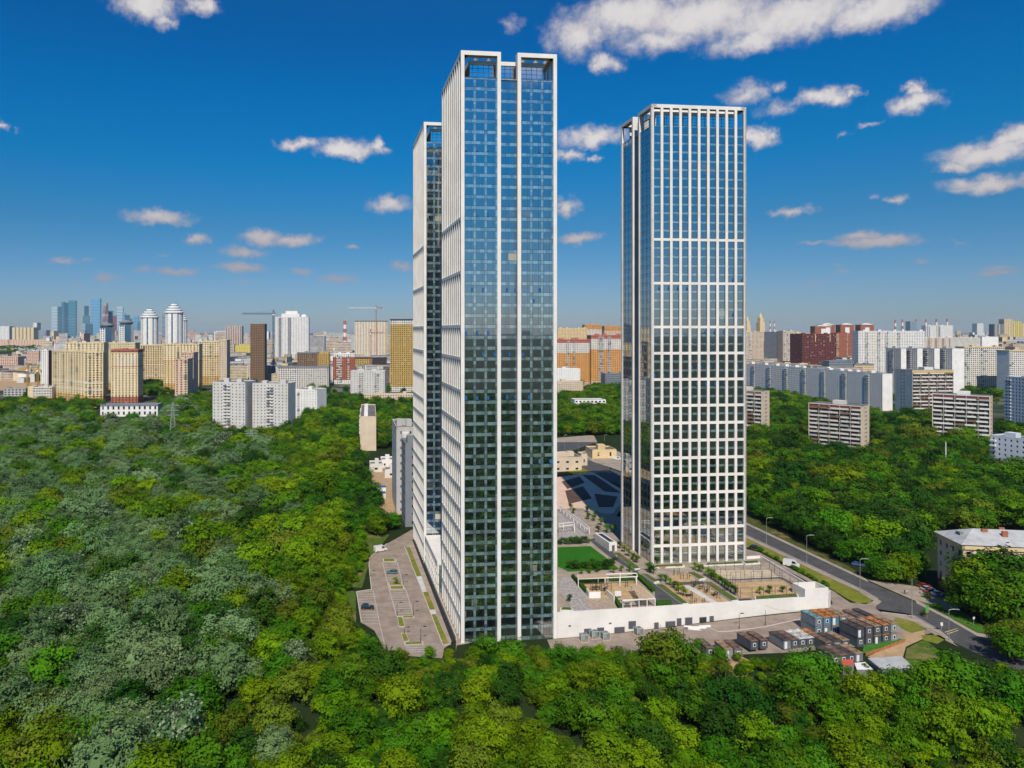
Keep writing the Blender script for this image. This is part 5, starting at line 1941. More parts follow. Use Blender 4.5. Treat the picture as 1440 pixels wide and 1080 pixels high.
# vegetable bed and its board fence
c = G(*Z3(1180, 400)[0])
drape('vegetable_bed', Z3(1080, 365, 1300, 335, 1320, 345, 1120, 425, 1070, 420), turf('vegetables', (.03, .12, .015), (.07, .2, .03), None, 1.2), .25)
P = [G(*p) for p in Z3(1090, 435, 1200, 400, 1325, 350)]
root = thing('board_fence', 'low orange brown board fence around the vegetable bed', 'fence', P[0], 0)
for a, b in zip(P[:-1], P[1:]):
    n = int((b - a).length / .9)
    d = (b - a) / n
    for k in range(n):
        s = a + d * k - P[0]
        e = s + d * .94
        nrm = Vector((-d.y, d.x, 0)).normalized() * .03
        m = MB()
        m.prism([(q.x, q.y) for q in (s - nrm, e - nrm, e + nrm, s + nrm)], s.z, s.z + 1.0)
        m.build('board', M('rusty_board', (.38, .17, .06), .8, .2, 1), root)

# pallets of glass along the wall
for i, (x, y) in enumerate(((250, 1040), (322, 1018), (398, 1028), (628, 996))):
    P = G(*Z4(x, y)[0])
    root = thing('glass_crate', ['first crate of upright panes by the western door, set furthest from the wall', 'second crate of upright panes between the two western doors', 'third crate of upright panes before the garage door', 'lone crate of upright panes under the grey window'][i], 'crate', P, PA + .05 * i, 'crates of glass panes')
    m = MB()
    m.box(-1.3, -1.1, 0, 1.3, 1.1, .18)
    m.build('pallet', WOOD, root)
    for k in range(7):
        m = MB()
        m.box(-1.1, -.95 + k * .3, .18, 1.1, -.87 + k * .3, 2.3)
        m.build('glass_sheet', SPAN, root)
    m = MB()
    for sx in (-1.2, 1.14):
        for sy in (-1.02, .96):
            m.box(sx, sy, .18, sx + .06, sy + .06, 2.4)
    m.box(-1.2, -1.03, 2.34, 1.2, -.97, 2.4)
    m.build('crate_frame', FRAME_W, root)
for i, (x, y) in enumerate(((1010, 958), (1050, 948), (1085, 940), (985, 945))):
    P = G(*Z4(x, y)[0])
    m = MB()
    for k in range(5):
        a = rnd.uniform(-.2, .2)
        m.box(-1.8 + rnd.uniform(-.3, .3), -.6 + k * .24, .02 + .1 * (k % 3), 1.8 + rnd.uniform(-.4, .4), -.42 + k * .24, .2 + .12 * (k % 3))
    m.build('profile_bundle', FRAME_W, None, label='bundle of pale metal profiles lying by the podium doors', cat='bundle', group='bundles of profiles on the yard', loc=P, rot=PA + rnd.uniform(-.5, .5))

# ---- vehicles
TYRE = M('tyre', (.02, .02, .02), .9)
CAR_GL = glass_mat('car_glass', (.012, .015, .018), .12, .03)
RIMM = M('wheel_rim', (.4, .4, .42), .35, .05, 3, .5, .8)
LAMPW = M('headlamp', (.7, .7, .68), .2)
LAMPR = M('tail_lamp', (.4, .02, .02), .3)


def paint(name, rgb):
    if name in MATS:
        return MATS[name]
    m, t, b = principled(name)
    b.inputs['Base Color'].default_value = rgb + (1,)
    b.inputs['Roughness'].default_value = .35
    b.inputs['Coat Weight'].default_value = .6
    MATS[name] = m
    return m


def car(label, P, rot, col, kind='car', L=4.4, Wd=1.8, H=1.48):
    root = thing('parked_' + ('van' if kind == 'van' else 'car'), label, 'van' if kind == 'van' else 'car', P, rot, 'parked cars')
    if kind == 'van':
        L, Wd, H = 5.6, 2.05, 2.5
        low = [(-L / 2, .35), (-L / 2, H * .95), (-L / 2 + .15, H), (L * .22, H), (L * .34, H * .58), (L / 2 - .05, H * .48), (L / 2, .6), (L / 2, .35)]
        cab_p = [(L * .05, H * .56), (L * .05, H * .93), (L * .205, H * .93), (L * .32, H * .58)]
    else:
        suv = kind == 'suv'
        H = 1.7 if suv else H
        low = [(-L / 2, .32), (-L / 2, H * .55), (-L / 2 + .12, H * .63), (L * .18, H * .62), (L * .42, H * .56), (L / 2, H * .45), (L / 2, .32)]
        cab_p = [(-L / 2 + .2, H * .61), (-L * .36, H * .93), (-L * .28, H * .975), (L * .02, H * .975), (L * .2, H * .61)]
    def loft(prof, w0, w1, z0, z1, m_, bev=.06):
        mb = MB()
        def y(z):
            t = (z - z0) / max(.01, z1 - z0)
            return w0 + (w1 - w0) * max(0, min(1, t))
        n = len(prof)
        Lf = [(x, -y(z) / 2, z) for x, z in prof]
        Rt = [(x, y(z) / 2, z) for x, z in prof]
        mb.poly(Lf[::-1])
        mb.poly(Rt)
        for i in range(n):
            j = (i + 1) % n
            mb.quad(Lf[i], Lf[j], Rt[j], Rt[i])
        return mb
    loft(low, Wd, Wd * .97, .3, H * .62, 0).build('body', col, root)
    if kind == 'van':
        loft(cab_p, Wd + .02, Wd * .99, H * .55, H, 0).build('cab_window', CAR_GL, root)
    else:
        loft(cab_p, Wd * .94, Wd * .74, H * .61, H * .98, 0).build('window_band', CAR_GL, root)
        m = MB()
        m.box(-L * .30, -Wd * .36, H * .972, L * .035, Wd * .36, H)
        m.build('roof', col, root)
    for sx in (-.31, .31):
        for sy in (-1, 1):
            m = MB()
            m.tube((sx * L, sy * (Wd / 2 - .2), .33), (sx * L, sy * (Wd / 2 + .015), .33), .33, .33, 14)
            wo = m.build('wheel', TYRE, root)
            m = MB()
            m.tube((sx * L, sy * (Wd / 2), .33), (sx * L, sy * (Wd / 2 + .03), .33), .2, .2, 10)
            m.build('rim', RIMM, wo)
    for sy in (-1, 1):
        m = MB()
        m.box(L / 2 - .06, sy * Wd * .36 - .18, H * .40, L / 2 + .015, sy * Wd * .36 + .18, H * .46)
        m.build('headlight', LAMPW, root)
        m = MB()
        m.box(-L / 2 - .015, sy * Wd * .38 - .14, H * .42, -L / 2 + .05, sy * Wd * .38 + .14, H * .52)
        m.build('tail_light', LAMPR, root)


def at(zf, x, y):
    p = G(*zf(x, y)[0])
    p.z += .07
    return p


blk, wht, red, slv, blu, dgr, org = (paint('paint_' + k, v) for k, v in (('black', (.012, .012, .016)), ('white', (.7, .69, .67)), ('red', (.42, .015, .012)), ('silver', (.42, .44, .45)), ('blue', (.05, .12, .26)), ('green', (.10, .16, .15)), ('orange', (.5, .09, .02))))
car('black off-road car alone in the western bays of the car park', at(Z1, 190, 702), .02, blk, 'suv')
car('silver green car beside the sapling on the car park island', at(Z1, 368, 446), 3.1, dgr)
car('white box van at the top end of the car park', at(Z1, 282, 285), .5, wht, 'van')
car('dark car on the drive beside the gridded tower', at(Z2, 80, 546), -.65, blk)
car('white van behind the podium side wall', at(Z2, 262, 636), -.6, wht, 'van')
car('blue car under the trees across the street', at(Z2, 600, 632), -.5, blu)
for i, (x, y, c_, lab) in enumerate(((936, 742, red, 'red car at the upper end of the row by the five-storey house'), (952, 757, slv, 'silver car second in the row by the five-storey house'), (972, 770, org, 'orange red car in the row by the five-storey house'),
                                    (1008, 782, wht, 'white car in the row by the five-storey house'), (1042, 794, blk, 'black car in the row by the five-storey house'), (1072, 808, red, 'red car at the lower end of the row by the five-storey house'))):
    car(lab, at(Z2, x, y), .15, c_)
for px, py, c_, lab in ((829, 648, slv, 'small dark silver car on the far street'), (868, 647, wht, 'white van parked behind the wooden pavilion')):
    p = G(px, py)
    p.z += .1
    car(lab, p, -.6, c_, 'van' if 'van' in lab else 'car')

# ---- lamps and poles
POLE = M('galvanised', (.40, .44, .44), .45, .08, 2, .5, .5)


def lamp(label, base, top_y, arm=0.0, arm_rot=0.0, mat=None, name='street_lamp', r=.09, group='street lamps', head=True):
    P = G(*base)
    H = (base[1] - top_y) * P.y / 1000
    root = thing(name, label, 'street lamp' if head else 'pole', P, arm_rot, group)
    m = MB()
    m.tube((0, 0, -.2), (0, 0, 1.2), r * 1.7, r * 1.5, 8)
    m.tube((0, 0, 1.2), (0, 0, H), r, r * .7, 8)
    m.build('post', mat or POLE, root)
    if arm:
        m = MB()
        m.tube((0, 0, H), (arm * .5, 0, H + .35), r * .6, r * .5, 6)
        m.tube((arm * .5, 0, H + .35), (arm, 0, H + .4), r * .5, r * .5, 6)
        m.build('arm', mat or POLE, root)
    if head:
        m = MB()
        m.box(arm - .15, -.2, H + .34 if arm else H, arm + .75, .2, H + .52 if arm else H + .15)
        m.build('lantern', mat or POLE, root)


for i, (x, y, t) in enumerate(((136, 525, 392), (340, 625, 480), (610, 770, 600), (1060, 1012, 856))):
    (bx, by), (_, ty) = Z2(x, y, x, t)
    lamp(['tall street lamp beside the gridded tower', 'tall street lamp halfway along the grass verge', 'tall street lamp at the end of the grass verge', 'tall street lamp by the zebra crossing near the wood'][i], (bx, by), ty, 1.8, -.3)
(bx, by), (_, ty) = Z2(873, 898, 873, 695)
lamp('plain tall lighting mast at the street corner', (bx, by), ty, 0, 0, None, 'street_lamp', .11, head=False)
for i, (x, y, t) in enumerate(((403, 752, 662), (520, 752, 656), (455, 884, 842), (574, 940, 838), (446, 528, 462), (212, 470, 432))):
    (bx, by), (_, ty) = Z1(x, y, x, t)
    lamp('slim dark lamp post on the car park', (bx, by), ty, 1.0, 0, IRON, 'lamp_post', .07, 'car park lamps')
for (x, y, t, lab) in ((337, 272, 188, 'slim dark lamp post on the service yard'), (493, 252, 160, 'dark cable pole before the podium wall'), (5, 330, 275, 'slim dark lamp post near the profile bundles')):
    (bx, by), (_, ty) = Z3(x, y, x, t)
    lamp(lab, (bx, by), ty, .6 if 'lamp' in lab else 0, 0, IRON, 'lamp_post' if 'lamp' in lab else 'cable_pole', .07, 'yard poles', 'lamp' in lab)
for px, yb, yt in ((794, 634, 612), (814, 642, 622), (850, 620, 612)):
    lamp('pale street lamp on the far street', (px, yb), yt, 1.2, 0, None, 'street_lamp', .09, 'far street lamps')
lamp('white lattice like mast rising from the eastern grove', (1330, 664), 622, 0, 0, FRAME_W, 'mast', .35, None, False)
# cable from the pole to the cabins
a = G(*Z3(493, 252)[0])
b = G(*Z3(700, 262)[0])
a.z += 6.2
b.z += 5.2
m = MB()
for k in range(12):
    f = lambda t: a.lerp(b, t) + Vector((0, 0, -1.6 * 4 * t * (1 - t) * .5))
    m.tube(f(k / 12), f((k + 1) / 12), .025, .025, 4)
m.build('cable', IRON, None, label='black cable sagging from the pole to the cabins', cat='cable')
# signs
def sign(label, px, h, cols, w=.9):
    P = G(*px)
    root = thing('road_sign', label, 'sign', P, .2, 'roadside signs')
    m = MB()
    m.tube((0, 0, 0), (0, 0, h), .06, .06, 6)
    m.build('post', POLE, root)
    z = h
    for cc, hh in cols:
        m = MB()
        m.box(-w / 2, -.1, z - hh, w / 2, -.06, z)
        m.build('plate', cc, root)
        z -= hh + .05


GRN = M('sign_green', (.05, .42, .08), .4)
sign('green and red sign on the pavement before the street corner', Z2(949, 900)[0], 4.0, ((GRN, 1.6), (C['red'], .5)), 1.1)
sign('white plate sign at the zebra crossing', Z2(1022, 962)[0], 2.6, ((FRAME_W, 1.1),), .9)
sign('white plate sign under the roadside trees', Z2(1185, 940)[0], 3.0, ((FRAME_W, .7),), .7)
sign('white and red pillar sign by the grove path', Z2(517, 608)[0], 3.6, ((FRAME_W, 1.2), (C['red'], 1.0), (FRAME_W, 1.2)), 1.1)
sign('green sign on the far street verge', (858, 664), 3.2, ((GRN, 1.4),), 1.4)

# ---- people, one continuous body each
def person(label, P, rot, shirt, legs):
    me = bpy.data.meshes.new('person')
    J = [(0, 0, .95), (0, 0, 1.2), (0, 0, 1.42), (0, .0, 1.53), (0, .02, 1.66), (-.19, 0, 1.4), (-.25, .05, 1.13), (-.24, .16, .9), (.19, 0, 1.4), (.25, -.04, 1.13), (.24, .06, .88),
         (-.10, 0, .9), (-.11, .12, .5), (-.11, .02, .06), (-.11, .14, .03), (.10, 0, .9), (.11, -.05, .5), (.11, -.2, .08), (.11, -.08, .03)]
    E = [(0, 1), (1, 2), (2, 3), (3, 4), (2, 5), (5, 6), (6, 7), (2, 8), (8, 9), (9, 10), (0, 11), (11, 12), (12, 13), (13, 14), (0, 15), (15, 16), (16, 17), (17, 18)]
    Rd = [.15, .15, .13, .055, .10, .07, .05, .035, .07, .05, .035, .10, .07, .05, .04, .10, .07, .05, .04]
    me.from_pydata(J, E, [])
    o = link('person', me, None, label, 'person', None, None, P, rot)
    md = o.modifiers.new('skin', 'SKIN')
    sk = me.skin_vertices[0].data if me.skin_vertices else None
    if sk is None:
        bm = bmesh.new()
        bm.from_mesh(me)
        bm.verts.layers.skin.verify()
        bm.to_mesh(me)
        bm.free()
        sk = me.skin_vertices[0].data
    for i, r_ in enumerate(Rd):
        sk[i].radius = (r_, r_)
        sk[i].use_root = i == 0
    o.modifiers.new('sub', 'SUBSURF').render_levels = 1
    m, t, b = principled('clothes')
    sp = t.n('ShaderNodeSeparateXYZ')
    t.link(t.n('ShaderNodeTexCoord').outputs['Object'], sp.inputs[0])
    z = sp.outputs[2]
    c = t.mix(t.ramp(z, .93, .94), legs, shirt)
    c = t.mix(t.ramp(z, 1.5, 1.51), c, (.45, .28, .2))
    c = t.mix(t.ramp(z, 1.66, 1.68), c, (.05, .035, .025))
    t.link(c, b.inputs['Base Color'])
    me.materials.append(m)


p = at(Z2, 836, 776)
person('person in dark shirt crossing the forecourt, beside the one in white', p, .6, (.05, .05, .06), (.03, .03, .05))
p = at(Z2, 848, 778)
person('person in white top crossing the forecourt', p, .8, (.7, .7, .68), (.25, .22, .2))
p = at(Z1, 668, 472)
person('person in red top on the promenade along the tower base', p, .1, (.45, .06, .05), (.04, .04, .06))

# ---- five-storey house by the street
root, W_, H_ = B('apartment_house', 'five-storey beige house with dark red ground floor and grey hipped roof by the street', 1354, 1560, 847, 772, -9, 14.5, 'beige', 3.5, 3.4, .34, .45, [(.19, 'darkred'), (2, 'beige')], None, roofbox=0, cornice='sandst', cat='house')
m = MB()
e, hr = .9, 3.6
z0 = H_ + 1.62
m.poly([(-e, -e, z0), (W_ + e, -e, z0), (W_ - 7, 7.2, z0 + hr), (7, 7.2, z0 + hr)])
m.poly([(W_ + e, 15.4, z0), (-e, 15.4, z0), (7, 7.2, z0 + hr), (W_ - 7, 7.2, z0 + hr)])
m.poly([(-e, 15.4, z0), (-e, -e, z0), (7, 7.2, z0 + hr)])
m.poly([(W_ + e, -e, z0), (W_ + e, 15.4, z0), (W_ - 7, 7.2, z0 + hr)])
ro = m.build('hipped_roof', M('zinc_roof'), root)
for x, y in ((9, 5.5), (14, 3.5), (16, 8.5), (25, 4), (27, 8), (35, 4.5)):
    m = MB()
    m.box(x, y, z0 + .5, x + 1.7, y + .7, z0 + hr + .3)
    m.build('chimney', C['brick'], ro)
m = MB()
m.prism([(2.2, 5.6), (3.4, 5.6), (3.4, 8), (2.2, 8)], z0 + .8, z0 + 2.4)
m.build('dormer', C['slate'], ro)
for i, (y, z) in enumerate(((2.5, 12.5), (5, 12), (3.5, 9), (8, 12.8), (8.5, 9.2), (2.2, 5.6))):
    m = MB()
    m.box(-.45, y, z, -.05, y + .9, z + .7)
    m.build('air_conditioner', FRAME_W, root)
# ------------------------------------------------------------------ trees
BARK = M('bark', (.09, .065, .045), .95, .2, 2, .1)


def leaf_mat(name, a, b, pale=None, trans=.22):
    m, t, p = principled(name)
    r = t.n('ShaderNodeObjectInfo').outputs['Random']
    geo = t.n('ShaderNodeNewGeometry')
    isl = geo.outputs['Random Per Island']
    c = t.mix(r, a, b)
    c = t.mix(t.math('MULTIPLY', isl, .3), c, tuple(x * 1.5 for x in b))
    h = t.n('ShaderNodeHueSaturation')
    t.link(c, h.inputs['Color'])
    t.link(t.ramp(t.math('FRACT', t.math('MULTIPLY', r, 7.31)), 0, 1, .482, .515, False), h.inputs['Hue'])
    t.link(t.ramp(t.math('FRACT', t.math('MULTIPLY', r, 13.7)), 0, 1, .72, 1.28, False), h.inputs['Value'])
    c = h.outputs[0]
    if pale:
        c = t.mix(t.ramp(isl, .70, .78), c, pale)
    t.link(c, p.inputs['Base Color'])
    p.inputs['Roughness'].default_value = .6
    p.inputs['Specular IOR Level'].default_value = .06
    tr = t.n('ShaderNodeBsdfTranslucent')
    t.link(c, tr.inputs[0])
    mx = t.n('ShaderNodeMixShader')
    mx.inputs[0].default_value = trans
    t.link(p.outputs[0], mx.inputs[1])
    t.link(tr.outputs[0], mx.inputs[2])
    t.link(mx.outputs[0], m.node_tree.nodes['Material Output'].inputs[0])
    MATS[name] = m
    return m


LEAF = {
    'bright': leaf_mat('leaf_bright', (.075, .190, .002), (.145, .235, .003)),
    'mid': leaf_mat('leaf_mid', (.040, .135, .003), (.070, .180, .005)),
    'dark': leaf_mat('leaf_dark', (.016, .062, .005), (.030, .095, .006)),
    'olive': leaf_mat('leaf_olive', (.080, .145, .006), (.125, .170, .010)),
    'willow': leaf_mat('leaf_willow', (.085, .180, .055), (.155, .240, .095)),
    'poplar': leaf_mat('leaf_poplar', (.055, .115, .040), (.085, .15, .055), (.27, .34, .20)),
    'spruce': leaf_mat('leaf_spruce', (.010, .045, .022), (.018, .06, .028), None, .1),
}


def crown_arrays(seed, R, Hc, zc, lobes, clumps, leaves, ls, flat=.85):
    """leaf-sized quads in clumps over several lobes; returns verts, quads"""
    r = np.random.RandomState(seed)
    V, core = [], []
    cent = [np.array([0, 0, zc + Hc * .12])]
    for k in range(lobes - 1):
        q = 2 * math.pi * (k + r.uniform(0, .5)) / (lobes - 1)
        rad = R * r.uniform(.36, .58)
        cent.append(np.array([math.cos(q) * rad, math.sin(q) * rad, zc + Hc * (r.uniform(-.55, -.2) if k % 2 else r.uniform(-.15, .3))]))
    for k, c in enumerate(cent):
        lr = R * r.uniform(.42, .62) if k else R * .66
        lz = lr * r.uniform(.8, 1.05) * (Hc / R) ** .6 * flat
        core.append((c, lr * .46, lz * .46))
        for j in range(clumps):
            u = r.uniform(-.75, 1.0)
            q = r.uniform(0, 2 * math.pi)
            s = math.sqrt(max(0, 1 - u * u))
            nrm = np.array([s * math.cos(q), s * math.sin(q), u])
            cc = c + nrm * np.array([lr, lr, lz]) * r.uniform(.88, 1.06)
            n = int(leaves * r.uniform(.6, 1.3))
            spread = ls * 1.7
            p = cc + r.normal(0, 1, (n, 3)) * np.array([spread, spread, spread * .6])
            nn = nrm * 1.0 + np.array([0, 0, .3]) + r.normal(0, .30, (n, 3))
            nn /= np.linalg.norm(nn, axis=1)[:, None]
            t = np.cross(nn, r.normal(0, 1, (n, 3)))
            t /= np.linalg.norm(t, axis=1)[:, None] + 1e-6
            b = np.cross(nn, t)
            sz = ls * r.uniform(.5, 1.15, (n, 1))
            quad = np.stack([p - t * sz, p - b * sz * .6, p + t * sz, p + b * sz * .6], 1)
            V.append(quad.reshape(-1, 3))
    V = np.concatenate(V)
    F = np.arange(len(V)).reshape(-1, 4)
    # coarse inner foliage so that the crown is not hollow
    cv, cf = [], []
    for c, a, h in core:
        i = len(V) + len(cv)
        rows, seg = 4, 7
        for y in range(rows + 1):
            th = math.pi * y / rows
            for x in range(seg):
                ph = 2 * math.pi * x / seg
                k = 1 + r.uniform(-.18, .18)
                cv.append(c + np.array([math.sin(th) * math.cos(ph) * a * k, math.sin(th) * math.sin(ph) * a * k, math.cos(th) * h * k]))
        for y in range(rows):
            for x in range(seg):
                x2 = (x + 1) % seg
                cf.append((i + y * seg + x, i + (y + 1) * seg + x, i + (y + 1) * seg + x2, i + y * seg + x2))
    return np.concatenate([V, np.array(cv)]), [tuple(f) for f in F] + cf


def trunk_mb(h, r, seed, R):
    rr = random.Random(seed)
    mb = MB()
    top = Vector((rr.uniform(-.2, .2), rr.uniform(-.2, .2), h))
    mb.tube((0, 0, -.6), top * .45, r, r * .8, 7)
    mb.tube(top * .45, top, r * .8, r * .35, 7)
    for k in range(5):
        q = k * 1.26 + rr.uniform(-.3, .3)
        s = top * rr.uniform(.4, .75)
        e = s + Vector((math.cos(q) * R * .5, math.sin(q) * R * .5, h * .28))
        mb.tube(s, e, r * .42, r * .12, 5)
    return mb


TREES = []          # (kind, crown mesh, trunk mesh, joined mesh, crown radius, height)


def make_proto(kind, seed, R, H, lobes, clumps, leaves, ls, flat=.85):
    Hc = H * .44
    zc = H - Hc * 1.12
    V, F = crown_arrays(seed, R, Hc, zc, lobes, clumps, leaves, ls, flat)
    me = bpy.data.meshes.new('crown')
    me.from_pydata([tuple(v) for v in V], [], F)
    me.materials.append(LEAF[kind])
    tm = trunk_mb(H * .78, .13 + H * .012, seed, R)
    tme = tm.mesh('trunk', BARK)
    jm = bpy.data.meshes.new('tree_mesh')
    n = len(V)
    jm.from_pydata([tuple(v) for v in V] + tm.v, [], F + [tuple(i + n for i in f) for f in tm.f])
    jm.materials.append(LEAF[kind])
    jm.materials.append(BARK)
    mi = [0] * len(F) + [1] * len(tm.f)
    jm.polygons.foreach_set('material_index', mi)
    TREES.append((kind, me, tme, jm, R, H))


sd_ = 10
for kind, specs in (('bright', ((5.2, 13, 8), (4.6, 12, 7), (5.9, 14, 9))), ('mid', ((5.2, 13, 8), (4.6, 14, 7), (5.8, 13, 9))),
                    ('dark', ((5.0, 14, 8), (4.5, 13, 7))), ('olive', ((5.2, 13, 8), (4.6, 12, 7))),
                    ('willow', ((6.6, 13, 10), (5.8, 12, 9))), ('poplar', ((4.8, 16, 9), (5.2, 15, 9)))):
    for (R, H, L) in specs:
        sd_ += 1
        if kind == 'willow':
            make_proto(kind, sd_, R, H, L, 26, 22, .32, 1.0)
        else:
            make_proto(kind, sd_, R, H, L, 17, 26, .42)

# where trees stand: photo outlines of the wooded ground
def wpoly(pts):
    return [tuple(G(*p)[:2]) for p in pts]


WOOD_L = wpoly([(-120, 585), (150, 590), (225, 592), (240, 575), (292, 576), (300, 606), (330, 618), (412, 612), (420, 590), (462, 584), (500, 600), (528, 640), (522, 700), (560, 735), (562, 748), (535, 763), (509, 781), (502, 800), (500, 826), (482, 835), (485, 880), (504, 900), (524, 926), (545, 952), (640, 960), (640, 1250), (-350, 1250), (-350, 700)])
WOOD_F = [(-120, 60), (-20, 189), (13, 191), (17, 204), (44, 203), (50, 191), (80, 188), (104, 184), (122, 182), (150, 181), (168, 178), (184, 172), (240, 60)]
WOOD_R = wpoly([(1053, 590), (1100, 575), (1135, 590), (1135, 640), (1225, 645), (1228, 600), (1262, 598), (1310, 590), (1310, 628), (1392, 632), (1393, 668), (1500, 690), (1560, 830), (1440, 905), (1380, 888), (1310, 835), (1312, 760), (1300, 800), (1282, 812), (1225, 800), (1195, 786), (1150, 765), (1053, 715)])
KEEP_OUT = [
    wpoly([(1310, 752), (1345, 760), (1480, 750), (1480, 850), (1340, 868), (1250, 838), (1225, 812), (1290, 800)]),
    wpoly([(1070, 642), (1130, 636), (1130, 652), (1070, 655)]),
    wpoly([(1135, 615), (1228, 615), (1228, 648), (1135, 640)]),
    wpoly([(1308, 600), (1406, 600), (1406, 628), (1308, 628)]),
    wpoly([(1390, 640), (1480, 650), (1480, 680), (1390, 672)]),
    wpoly([(296, 592), (416, 592), (416, 612), (296, 616)]),
    wpoly([(500, 610), (530, 610), (530, 634), (500, 634)]),
    wpoly([(130, 575), (230, 578), (232, 598), (128, 599)]),
    wpoly([(552, 700), (590, 690), (590, 735), (552, 728)]),
    wpoly([(512, 636), (582, 626), (590, 740), (566, 748), (532, 728), (512, 690)]),
    [(119, 193), (190, 193), (190, 232), (119, 232)],
    [(98, 199), (140, 199), (140, 230), (98, 230)],
]


def scatter(poly, step, seed, jit=.75):
    r = random.Random(seed)
    x0, x1 = min(p[0] for p in poly), max(p[0] for p in poly)
    y0, y1 = min(p[1] for p in poly), max(p[1] for p in poly)
    out = []
    y = y0
    while y < y1:
        st = step * (1 + max(0, y - 350) / 1800)
        x = x0 + r.uniform(0, st)
        while x < x1:
            p = (x + r.uniform(-.5, .5) * st * jit, y + r.uniform(-.5, .5) * st * jit)
            if inside(p, poly) and not any(inside(p, k) for k in KEEP_OUT):
                out.append(p)
            x += st
        y += st * .9
    return out


from mathutils import noise as mnoise


def pick_kind(x, y, r):
    """species drift over the wood: silver willows down in the western valley, lime and maple elsewhere"""
    n = mnoise.noise(Vector((x * .013, y * .013, 3.1)))
    n2 = mnoise.noise(Vector((x * .02, y * .02, 9.7)))
    u = r.random()
    px = 572 + x / max(y, 1) * 1000
    wil = 0.0
    if x < -30 and px < 420:
        wil = .52 if px < 330 else .2
        wil *= 1.0 if n > -.15 else .25
        if y < 185:
            wil *= .6
    if u < wil:
        return 'willow' if r.random() < .93 else 'poplar'
    u = r.random()
    if x > 120 and y > 240:
        return 'dark' if u < .42 else 'mid' if u < .74 else 'olive' if u < .88 else 'bright'
    if n2 > .18:
        return 'bright' if u < .6 else 'mid' if u < .85 else 'olive'
    if n2 < -.22:
        return 'dark' if u < .55 else 'mid'
    return 'bright' if u < .42 else 'mid' if u < .78 else 'dark' if u < .9 else 'olive'


spots = []
for poly, step, seed in ((WOOD_L, 9.8, 1), (WOOD_F, 7.6, 2), (WOOD_R, 10.2, 3)):
    r = random.Random(seed)
    for (x, y) in scatter(poly, step, seed):
        if y < 128 or abs(x) < 8 and y < 100:
            continue
        if poly is WOOD_F and inside((x, y), WOOD_L):
            continue
        k = pick_kind(x, y, r)
        ids = [i for i, t in enumerate(TREES) if t[0] == k]
        i = r.choice(ids)
        s = max(.55, min(1.4, r.gauss(.95, .2)))
        if poly is WOOD_F or (poly is WOOD_L and y < 260 and x > -40):
            s *= .84
        if k == 'willow':
            s *= 1.08
        if poly is WOOD_R or (poly is WOOD_L and x < -45):
            s *= 1.2
        spots.append((x, y, ground(x, y), i, s, r.uniform(0, 6.28), poly))

# young growth along the edge of the yard
EDGE = [(18, 206), (44, 205), (80, 203), (104, 198), (112, 196), (122, 190), (150, 190), (160, 192), (168, 180), (150, 180), (104, 183), (80, 186), (44, 190), (18, 192)]
r = random.Random(8)
for (x, y) in scatter(EDGE, 3.6, 21):
    k = r.choice(['bright', 'mid', 'mid', 'olive'])
    i = r.choice([j for j, t in enumerate(TREES) if t[0] == k])
    top = 6.4 - (204 - y) * .12 + r.uniform(-1.8, .6)
    sc_ = max(.25, (top - ground(x, y)) / TREES[i][5])
    spots.append((x, y, ground(x, y), i, sc_, r.uniform(0, 6.28), WOOD_F))

for (x, y) in scatter([(-24, 206), (16, 206), (16, 188), (-24, 188)], 3.2, 22):
    i = r.choice([j for j, t in enumerate(TREES) if t[0] in ('bright', 'mid', 'olive')])
    spots.append((x, y, ground(x, y), i, max(.2, (3.4 + r.uniform(-1.5, .8) - (206 - y) * .05 - ground(x, y)) / TREES[i][5]), r.uniform(0, 6.28), WOOD_F))

for (x, y) in scatter([(-31, 222), (-20.5, 230), (-22.5, 256), (-18, 268), (-17, 300), (-24, 300), (-36, 250)], 3.2, 23):
    i = r.choice([j for j, t in enumerate(TREES) if t[0] in ('bright', 'mid')])
    spots.append((x, y, ground(x, y), i, r.uniform(.25, .45), r.uniform(0, 6.28), WOOD_L))

# undergrowth in the gaps of the nearer wood
for poly, seed in ((WOOD_F, 31), (WOOD_L, 32)):
    r = random.Random(seed)
    for (x, y) in scatter(poly, 5.2, seed):
        if 128 < y < 255 and r.random() < (.75 if poly is WOOD_F or x > -75 else .3):
            i = r.choice([j for j, t in enumerate(TREES) if t[0] in ('mid', 'bright', 'dark', 'olive')])
            spots.append((x, y, ground(x, y), i, r.uniform(.28, .56), r.uniform(0, 6.28), poly))

# the same wood goes on behind the viewpoint and is mirrored in the glass
r = random.Random(77)
for (x, y) in scatter([(-260, -620), (320, -620), (260, 120), (-200, 120)], 13.0, 41):
    i = r.choice([j for j, t in enumerate(TREES) if t[0] in ('mid', 'dark', 'dark')])
    spots.append((x, y, ground(x, y), i, r.uniform(.9, 1.45), r.uniform(0, 6.28), WOOD_F))

WHERE = {id(WOOD_L): 'in the valley wood west of the car park', id(WOOD_F): 'in the wood in front of the white podium wall',
         id(WOOD_R): 'in the grove beyond the eastern street'}
LOOK = {'bright': ('broadleaf_tree', 'bright yellow-green broadleaf tree'), 'mid': ('broadleaf_tree', 'mid green broadleaf tree'),
        'dark': ('broadleaf_tree', 'dark green broadleaf tree'), 'olive': ('broadleaf_tree', 'olive tinged broadleaf tree'),
        'willow': ('willow_tree', 'silvery grey-green willow'), 'poplar': ('poplar_tree', 'silver leaved white poplar')}


def visible(x, y, z, H):
    if y < 100:
        return False
    px, pt, pb = 572 + x / y * 1000, 464 + (CAMH - z - H) / y * 1000, 464 + (CAMH - z) / y * 1000
    return -30 < px < 1470 and pt < 1085


